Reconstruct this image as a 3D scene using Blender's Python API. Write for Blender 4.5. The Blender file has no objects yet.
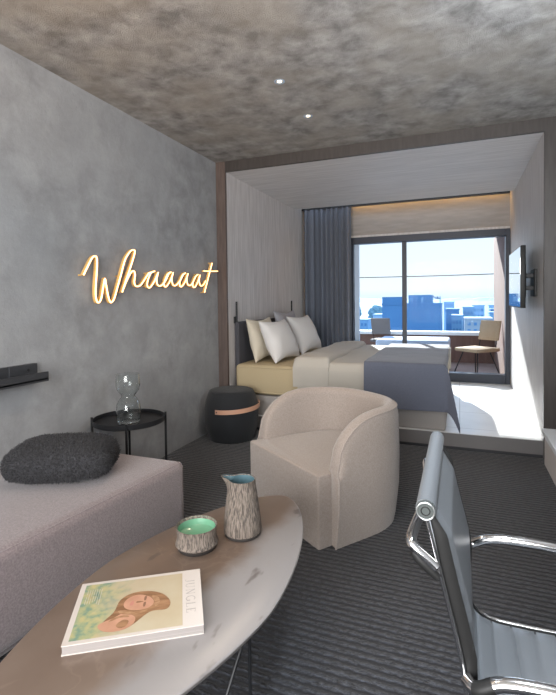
import bpy, bmesh, math, random
from mathutils import Vector, Matrix, noise
random.seed(7)
PI = math.pi
scn = bpy.context.scene
COL = scn.collection

# ------------------------------------------------------------------ camera
def make_camera():
    f, cx, cy = 461.0, 278.0, 313.0
    yaw, pitch, roll, h = math.radians(21.5), math.radians(1.6), math.radians(0.72), 1.25
    F = Vector((-math.sin(yaw)*math.cos(pitch), math.cos(yaw)*math.cos(pitch), -math.sin(pitch)))
    R = Vector((math.cos(yaw), math.sin(yaw), 0))
    U = R.cross(F)
    c, s = math.cos(roll), math.sin(roll)
    R2, U2 = R*c - U*s, U*c + R*s
    cd = bpy.data.cameras.new('camera')
    cam = bpy.data.objects.new('camera', cd); COL.objects.link(cam)
    m = Matrix((R2, U2, -F)).transposed().to_4x4()
    m.translation = Vector((0, 0, h))
    cam.matrix_world = m
    cd.sensor_fit = 'HORIZONTAL'; cd.sensor_width = 36.0
    cd.lens = 36.0*f/556.0
    cd.shift_x = 0.0
    cd.shift_y = -(347.5-cy)/556.0
    cd.clip_start = 0.02; cd.clip_end = 9000
    scn.camera = cam
make_camera()

# ------------------------------------------------------------------ world, sun, lights, exposure
w = bpy.data.worlds.new('sky'); scn.world = w; w.use_nodes = True
nt = w.node_tree; nt.nodes.clear()
out = nt.nodes.new('ShaderNodeOutputWorld'); bg = nt.nodes.new('ShaderNodeBackground')
tc = nt.nodes.new('ShaderNodeTexCoord'); sep = nt.nodes.new('ShaderNodeSeparateXYZ')
cr = nt.nodes.new('ShaderNodeValToRGB')
nt.links.new(tc.outputs['Generated'], sep.inputs[0]); nt.links.new(sep.outputs['Z'], cr.inputs[0])
nt.links.new(cr.outputs[0], bg.inputs[0]); nt.links.new(bg.outputs[0], out.inputs[0])
e = cr.color_ramp.elements
e[0].position = 0.0; e[0].color = (0.72, 0.88, 1.0, 1)
e[1].position = 1.0; e[1].color = (0.55, 0.72, 1.0, 1)
x = e.new(0.02); x.color = (0.90, 0.96, 1.0, 1)
x = e.new(0.12); x.color = (0.83, 0.93, 1.0, 1)
x = e.new(0.20); x.color = (2.3, 2.65, 3.1, 1)
x = e.new(0.50); x.color = (1.9, 2.35, 3.0, 1)
bg.inputs[1].default_value = 1.0

def light(name, kind, loc, direction, energy, color, **kw):
    ld = bpy.data.lights.new(name, kind); lo = bpy.data.objects.new(name, ld); COL.objects.link(lo)
    lo.location = loc
    lo.rotation_euler = Vector(direction).to_track_quat('-Z', 'Y').to_euler()
    ld.energy = energy; ld.color = color
    for k, v in kw.items(): setattr(ld, k, v)
    return lo
light('sun', 'SUN', (-10, 28, 16), (0.72, -2.06, -1.0), 11.0, (1.0, 0.95, 0.86), angle=math.radians(0.8))
# fill light added behind the camera, set in an unseen added window
light('back_fill_light', 'AREA', (-0.55, -1.68, 1.45), (0, 1, 0.15), 165, (1.0, 0.97, 0.94), shape='RECTANGLE', size=2.2, size_y=1.9)
# warm fill added behind the camera, aimed up at the ceiling, no lamp there
light('warm_ceiling_fill', 'SPOT', (-1.15, -0.15, 1.55), (-0.12, 1.75, 1.0), 95, (1.0, 0.55, 0.20), spot_size=math.radians(72), spot_blend=1.0, shadow_soft_size=0.15)
# cool fill added by the right wall, outside the frame, no lamp there
light('right_side_fill', 'AREA', (0.90, 1.7, 1.70), (-0.62, 0.55, 1.0), 40, (0.88, 0.94, 1.0), shape='RECTANGLE', size=0.6, size_y=0.5)
light('chair_top_fill', 'SPOT', (0.0, 1.0, 2.575), (0.06, 0.03, -1), 190, (0.86, 0.93, 1.0), spot_size=math.radians(56), spot_blend=1.0, shadow_soft_size=0.12)  # cool fill added above the office chair, no downlight is built there
for dx, dy, en in ((-1.033, 2.696, 22), (-1.034, 3.277, 22), (-1.033, 1.5, 22), (-1.033, 0.6, 16)):
    light('downlight_beam', 'SPOT', (dx, dy, 2.575), (0, 0, -1), en, (1.0, 0.80, 0.60), spot_size=math.radians(110), spot_blend=0.9, shadow_soft_size=0.03)
scn.view_settings.view_transform = 'Standard'
scn.view_settings.look = 'None'
scn.view_settings.exposure = 0.35
scn.view_settings.gamma = 1.0
scn.view_settings.use_curve_mapping = False
scn.cycles.use_denoising = True
scn.cycles.max_bounces = 10
scn.cycles.diffuse_bounces = 6
scn.cycles.transparent_max_bounces = 16
scn.cycles.sample_clamp_indirect = 6.0

# ------------------------------------------------------------------ material helpers
def mat(name, col, rough=0.6, metal=0.0, spec=0.5, noise_amt=0.0, noise_scale=20.0, col2=None, bump=0.0, bump_scale=80.0,
        stretch=(1, 1, 1), sheen=0.0, emit=None, emit_s=0.0, coat=0.0, detail=4.0, lo=0.35, hi=0.65):
    m = bpy.data.materials.new(name); m.use_nodes = True
    n = m.node_tree.nodes; l = m.node_tree.links
    b = n['Principled BSDF']
    b.inputs['Base Color'].default_value = (*col, 1)
    b.inputs['Roughness'].default_value = rough
    b.inputs['Metallic'].default_value = metal
    b.inputs['Specular IOR Level'].default_value = spec
    b.inputs['Sheen Weight'].default_value = sheen
    b.inputs['Coat Weight'].default_value = coat
    if emit:
        b.inputs['Emission Color'].default_value = (*emit, 1); b.inputs['Emission Strength'].default_value = emit_s
    if col2 or bump:
        t = n.new('ShaderNodeTexCoord'); mp = n.new('ShaderNodeMapping'); mp.inputs['Scale'].default_value = stretch
        l.new(t.outputs['Object'], mp.inputs[0])
    if col2:
        nz = n.new('ShaderNodeTexNoise'); nz.inputs['Scale'].default_value = noise_scale; nz.inputs['Detail'].default_value = detail
        rp = n.new('ShaderNodeValToRGB'); l.new(mp.outputs[0], nz.inputs['Vector']); l.new(nz.outputs['Fac'], rp.inputs[0])
        rp.color_ramp.elements[0].position = lo; rp.color_ramp.elements[0].color = (*col, 1)
        rp.color_ramp.elements[1].position = hi; rp.color_ramp.elements[1].color = (*col2, 1)
        l.new(rp.outputs[0], b.inputs['Base Color'])
    if bump:
        nb = n.new('ShaderNodeTexNoise'); nb.inputs['Scale'].default_value = bump_scale; nb.inputs['Detail'].default_value = 3
        bp = n.new('ShaderNodeBump'); bp.inputs['Strength'].default_value = bump; bp.inputs['Distance'].default_value = 0.01
        l.new(mp.outputs[0], nb.inputs['Vector']); l.new(nb.outputs['Fac'], bp.inputs['Height']); l.new(bp.outputs[0], b.inputs['Normal'])
    return m

def plaster(name, c1, c2, c3, scale, bump, bscale, fine=0.0):
    """trowelled plaster: two sizes of mottling and a trowel-mark relief"""
    m = bpy.data.materials.new(name); m.use_nodes = True
    n = m.node_tree.nodes; l = m.node_tree.links; b = n['Principled BSDF']
    b.inputs['Roughness'].default_value = 0.75; b.inputs['Specular IOR Level'].default_value = 0.3
    t = n.new('ShaderNodeTexCoord')
    n1 = n.new('ShaderNodeTexNoise'); n1.inputs['Scale'].default_value = scale; n1.inputs['Detail'].default_value = 8; n1.inputs['Roughness'].default_value = 0.65
    n1.inputs['Distortion'].default_value = 0.2
    n2 = n.new('ShaderNodeTexNoise'); n2.inputs['Scale'].default_value = scale*0.35; n2.inputs['Detail'].default_value = 3
    l.new(t.outputs['Object'], n1.inputs['Vector']); l.new(t.outputs['Object'], n2.inputs['Vector'])
    r1 = n.new('ShaderNodeValToRGB'); l.new(n1.outputs['Fac'], r1.inputs[0])
    r1.color_ramp.elements[0].position = 0.36; r1.color_ramp.elements[0].color = (*c1, 1)
    r1.color_ramp.elements[1].position = 0.66; r1.color_ramp.elements[1].color = (*c2, 1)
    mx = n.new('ShaderNodeMixRGB'); r2 = n.new('ShaderNodeValToRGB'); l.new(n2.outputs['Fac'], r2.inputs[0])
    r2.color_ramp.elements[0].position = 0.42; r2.color_ramp.elements[0].color = (0, 0, 0, 1)
    r2.color_ramp.elements[1].position = 0.62; r2.color_ramp.elements[1].color = (0.55, 0.55, 0.55, 1)
    l.new(r2.outputs[0], mx.inputs[0]); l.new(r1.outputs[0], mx.inputs[1]); mx.inputs[2].default_value = (*c3, 1)
    l.new(mx.outputs[0], b.inputs['Base Color'])
    n3 = n.new('ShaderNodeTexNoise'); n3.inputs['Scale'].default_value = bscale; n3.inputs['Detail'].default_value = 6; n3.inputs['Roughness'].default_value = 0.7
    l.new(t.outputs['Object'], n3.inputs['Vector'])
    bp = n.new('ShaderNodeBump'); bp.inputs['Strength'].default_value = bump; bp.inputs['Distance'].default_value = 0.02
    l.new(n3.outputs['Fac'], bp.inputs['Height']); l.new(bp.outputs[0], b.inputs['Normal'])
    return m

def glass_pane(name, tint, refl=1.0):
    m = bpy.data.materials.new(name); m.use_nodes = True
    n = m.node_tree.nodes; l = m.node_tree.links; n.clear()
    o = n.new('ShaderNodeOutputMaterial'); t = n.new('ShaderNodeBsdfTransparent'); g = n.new('ShaderNodeBsdfGlossy')
    g.inputs['Roughness'].default_value = 0.02; t.inputs[0].default_value = (*tint, 1)
    fr = n.new('ShaderNodeFresnel'); fr.inputs[0].default_value = 1.08
    mx = n.new('ShaderNodeMixShader')
    l.new(fr.outputs[0], mx.inputs[0]); l.new(t.outputs[0], mx.inputs[1]); l.new(g.outputs[0], mx.inputs[2]); l.new(mx.outputs[0], o.inputs[0])
    return m

M = {}
M['wall'] = plaster('grey_trowelled_plaster', (0.235, 0.24, 0.248), (0.34, 0.348, 0.358), (0.30, 0.31, 0.322), 5.5, 0.18, 30)
M['ceil'] = plaster('rough_ceiling_stucco', (0.165, 0.16, 0.155), (0.40, 0.39, 0.38), (0.29, 0.265, 0.23), 6.5, 0.45, 130)
M['frame'] = mat('dark_brown_veneer', (0.038, 0.032, 0.030), 0.5, col2=(0.052, 0.045, 0.042), noise_scale=6, stretch=(8, 8, 1))
M['panel'] = mat('grey_wood_panelling', (0.47, 0.45, 0.445), 0.55, col2=(0.60, 0.58, 0.575), noise_scale=5, stretch=(9, 9, 0.6))
M['panelceil'] = mat('grey_wood_ceiling_boards', (0.54, 0.53, 0.53), 0.55, col2=(0.66, 0.65, 0.65), noise_scale=5, stretch=(0.6, 9, 9))
M['header'] = mat('warm_grey_header', (0.26, 0.243, 0.228), 0.6, col2=(0.30, 0.282, 0.266), noise_scale=5, stretch=(1, 6, 6))
M['alu'] = mat('anthracite_aluminium', (0.022, 0.028, 0.045), 0.4, spec=0.4)
M['alulight'] = mat('pale_aluminium', (0.38, 0.48, 0.62), 0.35, metal=0.3)
M['marble'] = mat('white_marble_floor', (0.62, 0.63, 0.64), 0.35, col2=(0.72, 0.73, 0.74), noise_scale=2, detail=8)
m_ = M['marble']; n_ = m_.node_tree.nodes; l_ = m_.node_tree.links
bt_ = n_.new('ShaderNodeTexBrick'); bt_.inputs['Scale'].default_value = 1.0; bt_.inputs['Brick Width'].default_value = 1.2; bt_.inputs['Row Height'].default_value = 0.6; bt_.inputs['Mortar Size'].default_value = 0.004; bt_.offset = 0.0
bt_.inputs['Color1'].default_value = (1, 1, 1, 1); bt_.inputs['Color2'].default_value = (1, 1, 1, 1); bt_.inputs['Mortar'].default_value = (0.55, 0.55, 0.55, 1)
tc_ = n_.new('ShaderNodeTexCoord'); l_.new(tc_.outputs['Object'], bt_.inputs['Vector'])
mm_ = n_.new('ShaderNodeMixRGB'); mm_.blend_type = 'MULTIPLY'; mm_.inputs[0].default_value = 1.0
l_.new(n_['Principled BSDF'].inputs['Base Color'].links[0].from_socket, mm_.inputs[1]); l_.new(bt_.outputs['Color'], mm_.inputs[2]); l_.new(mm_.outputs[0], n_['Principled BSDF'].inputs['Base Color'])
M['riser'] = mat('grey_riser', (0.13, 0.125, 0.125), 0.5)
M['kick'] = mat('dark_kick_recess', (0.03, 0.03, 0.035), 0.7)
M['glass'] = glass_pane('window_glass', (0.92, 0.96, 1.0))
M['capgrey'] = mat('dark_grey_cap', (0.06, 0.07, 0.068), 0.35)
M['dullchrome'] = mat('dull_chrome', (0.45, 0.46, 0.46), 0.4, metal=1.0)
M['chrome'] = mat('chrome', (0.72, 0.72, 0.73), 0.12, metal=1.0)
M['black_metal'] = mat('black_powder_coated_steel', (0.012, 0.013, 0.015), 0.45, spec=0.35)
M['black_plastic'] = mat('black_plastic', (0.012, 0.012, 0.012), 0.5, spec=0.3)
M['leather'] = mat('dark_grey_leather', (0.135, 0.146, 0.158), 0.34, spec=0.6, bump=0.06, bump_scale=300)
M['armfab'] = mat('taupe_boucle', (0.27, 0.226, 0.197), 0.9, col2=(0.335, 0.285, 0.252), noise_scale=140, sheen=0.35, bump=0.25, bump_scale=420)
M['sofafab'] = mat('pinkish_grey_weave', (0.165, 0.132, 0.136), 0.85, col2=(0.24, 0.197, 0.203), noise_scale=160, sheen=0.4, bump=0.2, bump_scale=450)
M['fur'] = mat('charcoal_wool', (0.012, 0.012, 0.014), 0.9, sheen=0.15, col2=(0.055, 0.055, 0.062), noise_scale=110)
M['linen'] = mat('white_linen', (0.66, 0.655, 0.65), 0.85, bump=0.12, bump_scale=9, sheen=0.1)
M['duvet'] = mat('white_duvet_cotton', (0.44, 0.415, 0.37), 0.85, bump=0.12, bump_scale=9, sheen=0.1)
M['beige_linen'] = mat('cream_linen', (0.60, 0.55, 0.45), 0.85, bump=0.12, bump_scale=9, sheen=0.1)
M['throw'] = mat('slate_blue_blanket', (0.088, 0.10, 0.14), 0.85, col2=(0.115, 0.13, 0.175), noise_scale=200, sheen=0.25, bump=0.15, bump_scale=300)
M['mattress'] = mat('cream_mattress_cover', (0.44, 0.36, 0.225), 0.85, bump=0.1, bump_scale=40)
M['bedbase'] = mat('oatmeal_bed_base', (0.31, 0.29, 0.275), 0.8, bump=0.1, bump_scale=60)
M['headboard'] = mat('dark_grey_upholstery', (0.055, 0.055, 0.065), 0.85, bump=0.1, bump_scale=200)
M['curtain'] = mat('blue_grey_curtain_cloth', (0.105, 0.122, 0.158), 0.85, col2=(0.14, 0.162, 0.208), noise_scale=120, sheen=0.2)
M['pouf'] = mat('black_wool_felt', (0.012, 0.014, 0.017), 0.9, bump=0.3, bump_scale=300, sheen=0.1)
M['strap'] = mat('tan_leather', (0.55, 0.31, 0.21), 0.5)
M['paper'] = mat('white_paper', (0.56, 0.51, 0.47), 0.6)
M['ledge'] = mat('black_metal_ledge', (0.035, 0.037, 0.042), 0.4)
M['blackscreen'] = mat('gloss_black_screen', (0.006, 0.006, 0.007), 0.04, spec=1.0, coat=1.0)
M['neon'] = mat('warm_neon', (1, 0.9, 0.7), 0.5, emit=(1.0, 0.47, 0.16), emit_s=3.0)
M['neonback'] = mat('amber_silicone', (0.75, 0.45, 0.15), 0.5)
M['led'] = mat('warm_led', (1, 0.9, 0.7), 0.5, emit=(1.0, 0.55, 0.16), emit_s=16.0)
M['bulb'] = mat('downlight_lens', (1, 0.95, 0.85), 0.5, emit=(1.0, 0.72, 0.36), emit_s=6.0)
M['desk'] = mat('pale_grey_desk', (0.42, 0.44, 0.46), 0.4)
M['deskbody'] = mat('warm_grey_desk_drawer', (0.34, 0.32, 0.31), 0.5)

# stone with veins
def stone():
    m = mat('brown_grey_stone', (0.135, 0.092, 0.068), 0.3, spec=0.8, col2=(0.185, 0.138, 0.108), noise_scale=3.2, detail=7)
    n = m.node_tree.nodes; l = m.node_tree.links; b = n['Principled BSDF']
    src = b.inputs['Base Color'].links[0].from_socket
    t = n.new('ShaderNodeTexCoord')
    nz = n.new('ShaderNodeTexNoise'); nz.inputs['Scale'].default_value = 2.4; nz.inputs['Detail'].default_value = 5; nz.inputs['Distortion'].default_value = 1.2
    l.new(t.outputs['Object'], nz.inputs['Vector'])
    r = n.new('ShaderNodeValToRGB'); l.new(nz.outputs['Fac'], r.inputs[0])
    el = r.color_ramp.elements; el[0].position = 0.488; el[0].color = (0, 0, 0, 1); el[1].position = 0.512; el[1].color = (0, 0, 0, 1)
    q = el.new(0.5); q.color = (0.14, 0.14, 0.14, 1)
    mx = n.new('ShaderNodeMixRGB'); l.new(r.outputs[0], mx.inputs[0]); l.new(src, mx.inputs[1]); mx.inputs[2].default_value = (0.34, 0.28, 0.22, 1)
    nz2 = n.new('ShaderNodeTexNoise'); nz2.inputs['Scale'].default_value = 11; nz2.inputs['Detail'].default_value = 3
    mp = n.new('ShaderNodeMapping'); mp.inputs['Rotation'].default_value = (0, 0, 0.6); mp.inputs['Scale'].default_value = (1.6, 0.6, 1)
    l.new(t.outputs['Object'], mp.inputs[0]); l.new(mp.outputs[0], nz2.inputs['Vector'])
    r2 = n.new('ShaderNodeValToRGB'); l.new(nz2.outputs['Fac'], r2.inputs[0])
    r2.color_ramp.elements[0].position = 0.63; r2.color_ramp.elements[0].color = (0, 0, 0, 1)
    r2.color_ramp.elements[1].position = 0.70; r2.color_ramp.elements[1].color = (0.7, 0.7, 0.7, 1)
    mx2 = n.new('ShaderNodeMixRGB'); l.new(r2.outputs[0], mx2.inputs[0]); l.new(mx.outputs[0], mx2.inputs[1]); mx2.inputs[2].default_value = (0.07, 0.052, 0.046, 1)
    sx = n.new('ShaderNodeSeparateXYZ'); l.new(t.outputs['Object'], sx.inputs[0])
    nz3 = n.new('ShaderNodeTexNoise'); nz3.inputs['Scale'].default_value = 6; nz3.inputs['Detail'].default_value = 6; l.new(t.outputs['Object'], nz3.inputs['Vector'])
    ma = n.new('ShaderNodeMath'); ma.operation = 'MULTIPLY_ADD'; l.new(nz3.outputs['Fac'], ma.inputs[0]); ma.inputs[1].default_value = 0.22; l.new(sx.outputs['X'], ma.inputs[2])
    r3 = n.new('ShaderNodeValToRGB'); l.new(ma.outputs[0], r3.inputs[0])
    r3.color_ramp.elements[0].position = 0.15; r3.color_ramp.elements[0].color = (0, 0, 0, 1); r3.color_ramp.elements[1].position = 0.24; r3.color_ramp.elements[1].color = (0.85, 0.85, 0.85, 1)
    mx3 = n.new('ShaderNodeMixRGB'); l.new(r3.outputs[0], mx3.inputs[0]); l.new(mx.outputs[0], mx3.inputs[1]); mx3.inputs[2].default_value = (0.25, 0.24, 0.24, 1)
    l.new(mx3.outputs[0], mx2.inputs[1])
    l.new(mx2.outputs[0], b.inputs['Base Color'])
    return m
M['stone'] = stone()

def carpet():
    m = bpy.data.materials.new('ribbed_charcoal_carpet'); m.use_nodes = True
    n = m.node_tree.nodes; l = m.node_tree.links; b = n['Principled BSDF']
    b.inputs['Roughness'].default_value = 0.9; b.inputs['Specular IOR Level'].default_value = 0.25; b.inputs['Sheen Weight'].default_value = 0.25
    t = n.new('ShaderNodeTexCoord')
    wv = n.new('ShaderNodeTexWave'); wv.wave_type = 'BANDS'; wv.bands_direction = 'Y'; wv.inputs['Scale'].default_value = 9.5
    wv.inputs['Distortion'].default_value = 1.6; wv.inputs['Detail'].default_value = 3; wv.inputs['Detail Scale'].default_value = 5.0
    l.new(t.outputs['Object'], wv.inputs['Vector'])
    nz = n.new('ShaderNodeTexNoise'); nz.inputs['Scale'].default_value = 90; nz.inputs['Detail'].default_value = 3
    mp = n.new('ShaderNodeMapping'); mp.inputs['Scale'].default_value = (0.5, 1, 1)
    l.new(t.outputs['Object'], mp.inputs[0]); l.new(mp.outputs[0], nz.inputs['Vector'])
    mul = n.new('ShaderNodeMath'); mul.operation = 'MULTIPLY'
    r0 = n.new('ShaderNodeValToRGB'); l.new(nz.outputs['Fac'], r0.inputs[0]); r0.color_ramp.elements[0].position = 0.3; r0.color_ramp.elements[0].color = (0.12, 0.12, 0.12, 1); r0.color_ramp.elements[1].position = 0.7
    l.new(wv.outputs['Fac'], mul.inputs[0]); l.new(r0.outputs[0], mul.inputs[1])
    r = n.new('ShaderNodeValToRGB'); l.new(mul.outputs[0], r.inputs[0])
    r.color_ramp.elements[0].position = 0.12; r.color_ramp.elements[0].color = (0.007, 0.007, 0.009, 1); r.color_ramp.elements[1].color = (0.070, 0.077, 0.094, 1)
    l.new(r.outputs[0], b.inputs['Base Color'])
    bp = n.new('ShaderNodeBump'); bp.inputs['Strength'].default_value = 0.7; bp.inputs['Distance'].default_value = 0.012
    l.new(mul.outputs[0], bp.inputs['Height']); l.new(bp.outputs[0], b.inputs['Normal'])
    return m
M['carpet'] = carpet()

# ------------------------------------------------------------------ mesh helpers
def NB(): return bmesh.new()

def box(bm, x0, x1, y0, y1, z0, z1, bev=0.0, seg=2):
    g = bmesh.ops.create_cube(bm, size=1.0)
    vs = g['verts']
    for v in vs:
        v.co = Vector(((x0+x1)/2 + v.co.x*(x1-x0), (y0+y1)/2 + v.co.y*(y1-y0), (z0+z1)/2 + v.co.z*(z1-z0)))
    if bev > 0:
        es = list({e for v in vs for e in v.link_edges})
        bmesh.ops.bevel(bm, geom=es, offset=bev, segments=seg, profile=0.5, affect='EDGES')
    return bm

def prism(bm, pts, z0, z1, bev=0.0, seg=2):
    vb = [bm.verts.new((p[0], p[1], z0)) for p in pts]; vt = [bm.verts.new((p[0], p[1], z1)) for p in pts]
    n = len(pts); fs = [bm.faces.new(vb[::-1]), bm.faces.new(vt)]
    for i in range(n): fs.append(bm.faces.new((vb[i], vb[(i+1) % n], vt[(i+1) % n], vt[i])))
    if bev:
        es = list({e for f in fs for e in f.edges})
        bmesh.ops.bevel(bm, geom=es, offset=bev, segments=seg, profile=0.5, affect='EDGES')
    return bm

def lathe(bm, prof, cx=0, cy=0, n=40, close=False):
    rings = []
    for r, z in prof:
        if r < 1e-6: rings.append([bm.verts.new((cx, cy, z))])
        else: rings.append([bm.verts.new((cx+r*math.cos(2*PI*i/n), cy+r*math.sin(2*PI*i/n), z)) for i in range(n)])
    pairs = list(zip(rings, rings[1:])) + ([(rings[-1], rings[0])] if close else [])
    for a, b in pairs:
        for i in range(n):
            j = (i+1) % n
            if len(a) == 1 and len(b) == 1: continue
            if len(a) == 1: bm.faces.new((a[0], b[j], b[i]))
            elif len(b) == 1: bm.faces.new((a[i], a[j], b[0]))
            else: bm.faces.new((a[i], a[j], b[j], b[i]))
    return bm

def smooth_path(pts, sub=6, closed=False):
    P = [Vector(p) for p in pts]; n = len(P); o = []
    rng = range(n if closed else n-1)
    for i in rng:
        if closed: p0, p1, p2, p3 = P[(i-1) % n], P[i], P[(i+1) % n], P[(i+2) % n]
        else:
            p1, p2 = P[i], P[i+1]; p0 = P[i-1] if i > 0 else p1*2-p2; p3 = P[i+2] if i+2 < n else p2*2-p1
        for k in range(sub):
            t = k/sub
            o.append(0.5*((2*p1) + (p2-p0)*t + (2*p0-5*p1+4*p2-p3)*t*t + (3*p1-p0-3*p2+p3)*t**3))
    if not closed: o.append(P[-1])
    return o

def tube(bm, path, r, n=10, closed=False, caps=True, rz=None):
    """round (or flat, rz = second radius) tube along a polyline"""
    P = [Vector(p) for p in path]; m = len(P)
    T = []
    for i in range(m):
        a = P[i-1] if (i > 0 or closed) else P[i]; b = P[(i+1) % m] if (i < m-1 or closed) else P[i]
        T.append((b-a).normalized())
    ref = Vector((0, 0, 1)) if abs(T[0].z) < 0.9 else Vector((1, 0, 0))
    N = (ref - T[0]*ref.dot(T[0])).normalized()
    rings = []
    for i in range(m):
        N = (N - T[i]*N.dot(T[i])).normalized(); B = T[i].cross(N)
        rr = r[i] if isinstance(r, (list, tuple)) else r
        r2 = rr if rz is None else rz
        rings.append([bm.verts.new(P[i] + N*(math.cos(2*PI*k/n)*rr) + B*(math.sin(2*PI*k/n)*r2)) for k in range(n)])
    for i in range(m if closed else m-1):
        a, b = rings[i], rings[(i+1) % m]
        for k in range(n): bm.faces.new((a[k], a[(k+1) % n], b[(k+1) % n], b[k]))
    if caps and not closed: bm.faces.new(rings[0][::-1]); bm.faces.new(rings[-1])
    return bm

def grid(bm, f, nu, nv, closed_u=False):
    V = [[bm.verts.new(f(i/(nu if closed_u else nu-1), j/(nv-1))) for j in range(nv)] for i in range(nu)]
    for i in range(nu if closed_u else nu-1):
        for j in range(nv-1):
            bm.faces.new((V[i][j], V[(i+1) % nu][j], V[(i+1) % nu][j+1], V[i][j+1]))
    return V

def obj(name, bm, m, parent=None, loc=None, angle=40, smooth=True):
    bmesh.ops.recalc_face_normals(bm, faces=bm.faces)
    if smooth:
        for f in bm.faces: f.smooth = True
        ca = math.radians(angle)
        for ed in bm.edges:
            if len(ed.link_faces) == 2 and ed.calc_face_angle(0) > ca: ed.smooth = False
    me = bpy.data.meshes.new(name); bm.to_mesh(me); bm.free()
    o = bpy.data.objects.new(name, me); COL.objects.link(o)
    for mm in (m if isinstance(m, (list, tuple)) else [m]): me.materials.append(mm)
    if parent: o.parent = parent
    if loc: o.location = loc
    return o

def tag(o, label, cat, group=None):
    o['label'] = label; o['category'] = cat
    if group: o['group'] = group
    return o

def thing(name, label, cat, loc=(0, 0, 0), rotz=0, group=None):
    o = bpy.data.objects.new(name, None); COL.objects.link(o); o.empty_display_size = 0.1
    o.location = loc; o.rotation_euler = (0, 0, rotz)
    return tag(o, label, cat, group)

def dup(root, loc, rotz=None, label=None, group=None):
    r = root.copy(); COL.objects.link(r); r.location = loc
    if rotz is not None: r.rotation_euler = (0, 0, rotz)
    if label: r['label'] = label
    if group: r['group'] = group
    for ch in list(root.children):
        c = ch.copy(); COL.objects.link(c); c.parent = r
        for g in list(ch.children):
            d = g.copy(); COL.objects.link(d); d.parent = c
    return r

def struct(name, bm, m, parent=None, smooth=False):
    o = obj(name, bm, m, parent, smooth=smooth)
    if parent is None: o['kind'] = 'structure'
    return o

# ------------------------------------------------------------------ the room
XL, XR, YB, YP, H = -2.218, 0.95, -1.6, 4.014, 2.6
BXL, BXR, BH, PZ, YW = -2.118, 0.6, 2.5, 0.14, 6.55
struct('floor', box(NB(), XL-0.1, XR+0.1, YB-0.1, YP+0.06, -0.1, 0.0), M['carpet'])
struct('ceiling', box(NB(), XL-0.1, XR+0.1, YB-0.1, YP+0.02, H, H+0.12), M['ceil'])
struct('wall_left', box(NB(), XL-0.12, XL, YB-0.1, YP+0.1, 0, H), M['wall'])
struct('wall_right', box(NB(), XR, XR+0.12, YB-0.1, YP+0.02, 0, H), M['wall'])
bm = NB()
for a in ((XL, -1.75, 0, H), (0.65, XR, 0, H), (-1.75, 0.65, 0, 0.45), (-1.75, 0.65, 2.45, H)): box(bm, a[0], a[1], YB-0.12, YB, a[2], a[3])
struct('wall_back', bm, M['wall'])
bm = NB()
for a in ((-1.75, -1.70, 0.45, 2.45), (0.60, 0.65, 0.45, 2.45), (-1.70, 0.60, 0.45, 0.50), (-1.70, 0.60, 2.40, 2.45), (-0.58, -0.53, 0.5, 2.4)): box(bm, a[0], a[1], YB-0.09, YB-0.03, a[2], a[3])
w2 = struct('added_back_window', bm, M['alu'])  # unseen window frame, added to go round the back fill light
bm = NB()
# portal lining: left post, lintel, right panel
bm = NB(); box(bm, XL, BXL, YP, YP+0.03, 0, H); struct('trim_1', bm, mat('neon_lit_post_veneer', (0.085, 0.062, 0.054), 0.5, col2=(0.115, 0.085, 0.074), noise_scale=6, stretch=(8, 8, 1)))  # lighter copy of the frame veneer, the neon glow put into its colour
bm = NB(); box(bm, BXL, XR, YP, YP+0.03, BH, H); struct('trim_2', bm, M['frame'])
bm = NB(); box(bm, BXR, XR, YP, YP+0.03, 0, BH); struct('trim_3', bm, M['frame'])
# bedroom box
struct('wall_bedroom_left', box(NB(), BXL-0.1, BXL, YP+0.03, YW+0.1, 0, 2.8), M['panel'])
struct('wall_bedroom_right', box(NB(), BXR, BXR+0.1, YP+0.03, YW+0.12, 0, 2.8), M['panel'])
struct('ceiling_bedroom', box(NB(), BXL, BXR, YP+0.03, 6.08, BH, BH+0.1), M['panelceil'])
struct('ceiling_curtain_pocket', box(NB(), BXL, BXR, 6.0, YW+0.1, 2.75, 2.8), M['panelceil'])
bm = NB(); box(bm, BXL, BXR, YP+0.02, YW+0.1, PZ-0.10, PZ, 0.004)
struct('floor_bedroom', bm, M['marble'])
struct('baseboard_platform', box(NB(), BXL, BXR, YP+0.004, YP+0.018, 0.03, PZ-0.004), M['riser'])
struct('trim_4', box(NB(), BXL, BXR, YP+0.03, YP+0.05, 0.0, 0.04), M['kick'])
bm = NB(); box(bm, BXL, -1.46, YW, YW+0.12, PZ, 2.75); box(bm, -1.46, BXR, YW, YW+0.12, 2.12, 2.75)
struct('wall_window', bm, M['header'])
struct('trim_5', box(NB(), -1.46, BXR, YW-0.03, YW, 2.12, 2.15, 0.003), M['panel'])
# sliding window
bm = NB()
for a in ((-1.46, -1.405, PZ, 2.12), (0.545, BXR, PZ, 2.12), (-1.405, 0.545, PZ, 0.255), (-1.405, 0.545, 2.03, 2.12)):
    box(bm, a[0], a[1], YW-0.05, YW+0.1, a[2], a[3], 0.004)
win = struct('window_1', bm, M['alu'])
bm = NB(); box(bm, -0.735, -0.675, YW-0.02, YW+0.03, 0.25, 2.03, 0.003); obj('mullion', bm, M['alu'], win, smooth=False)
bm = NB(); box(bm, -1.405, -1.34, YW+0.035, YW+0.08, 0.25, 2.03, 0.003); obj('sash_stile', bm, M['alulight'], win, smooth=False)
bm = NB(); box(bm, -1.34, -0.70, YW+0.05, YW+0.056, 0.25, 2.03); obj('pane', bm, M['glass'], win, smooth=False)
bm = NB(); box(bm, -0.70, 0.545, YW+0.0, YW+0.006, 0.25, 2.03); obj('pane', bm, M['glass'], win, smooth=False)
# cove light strip over the curtain pocket
led = obj('cove_light_strip', box(NB(), -1.40, BXR-0.04, 6.50, 6.52, 2.625, 2.64), M['led'], smooth=False)
tag(led, 'warm strip light hidden in the ceiling slot above the balcony window', 'light')

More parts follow.
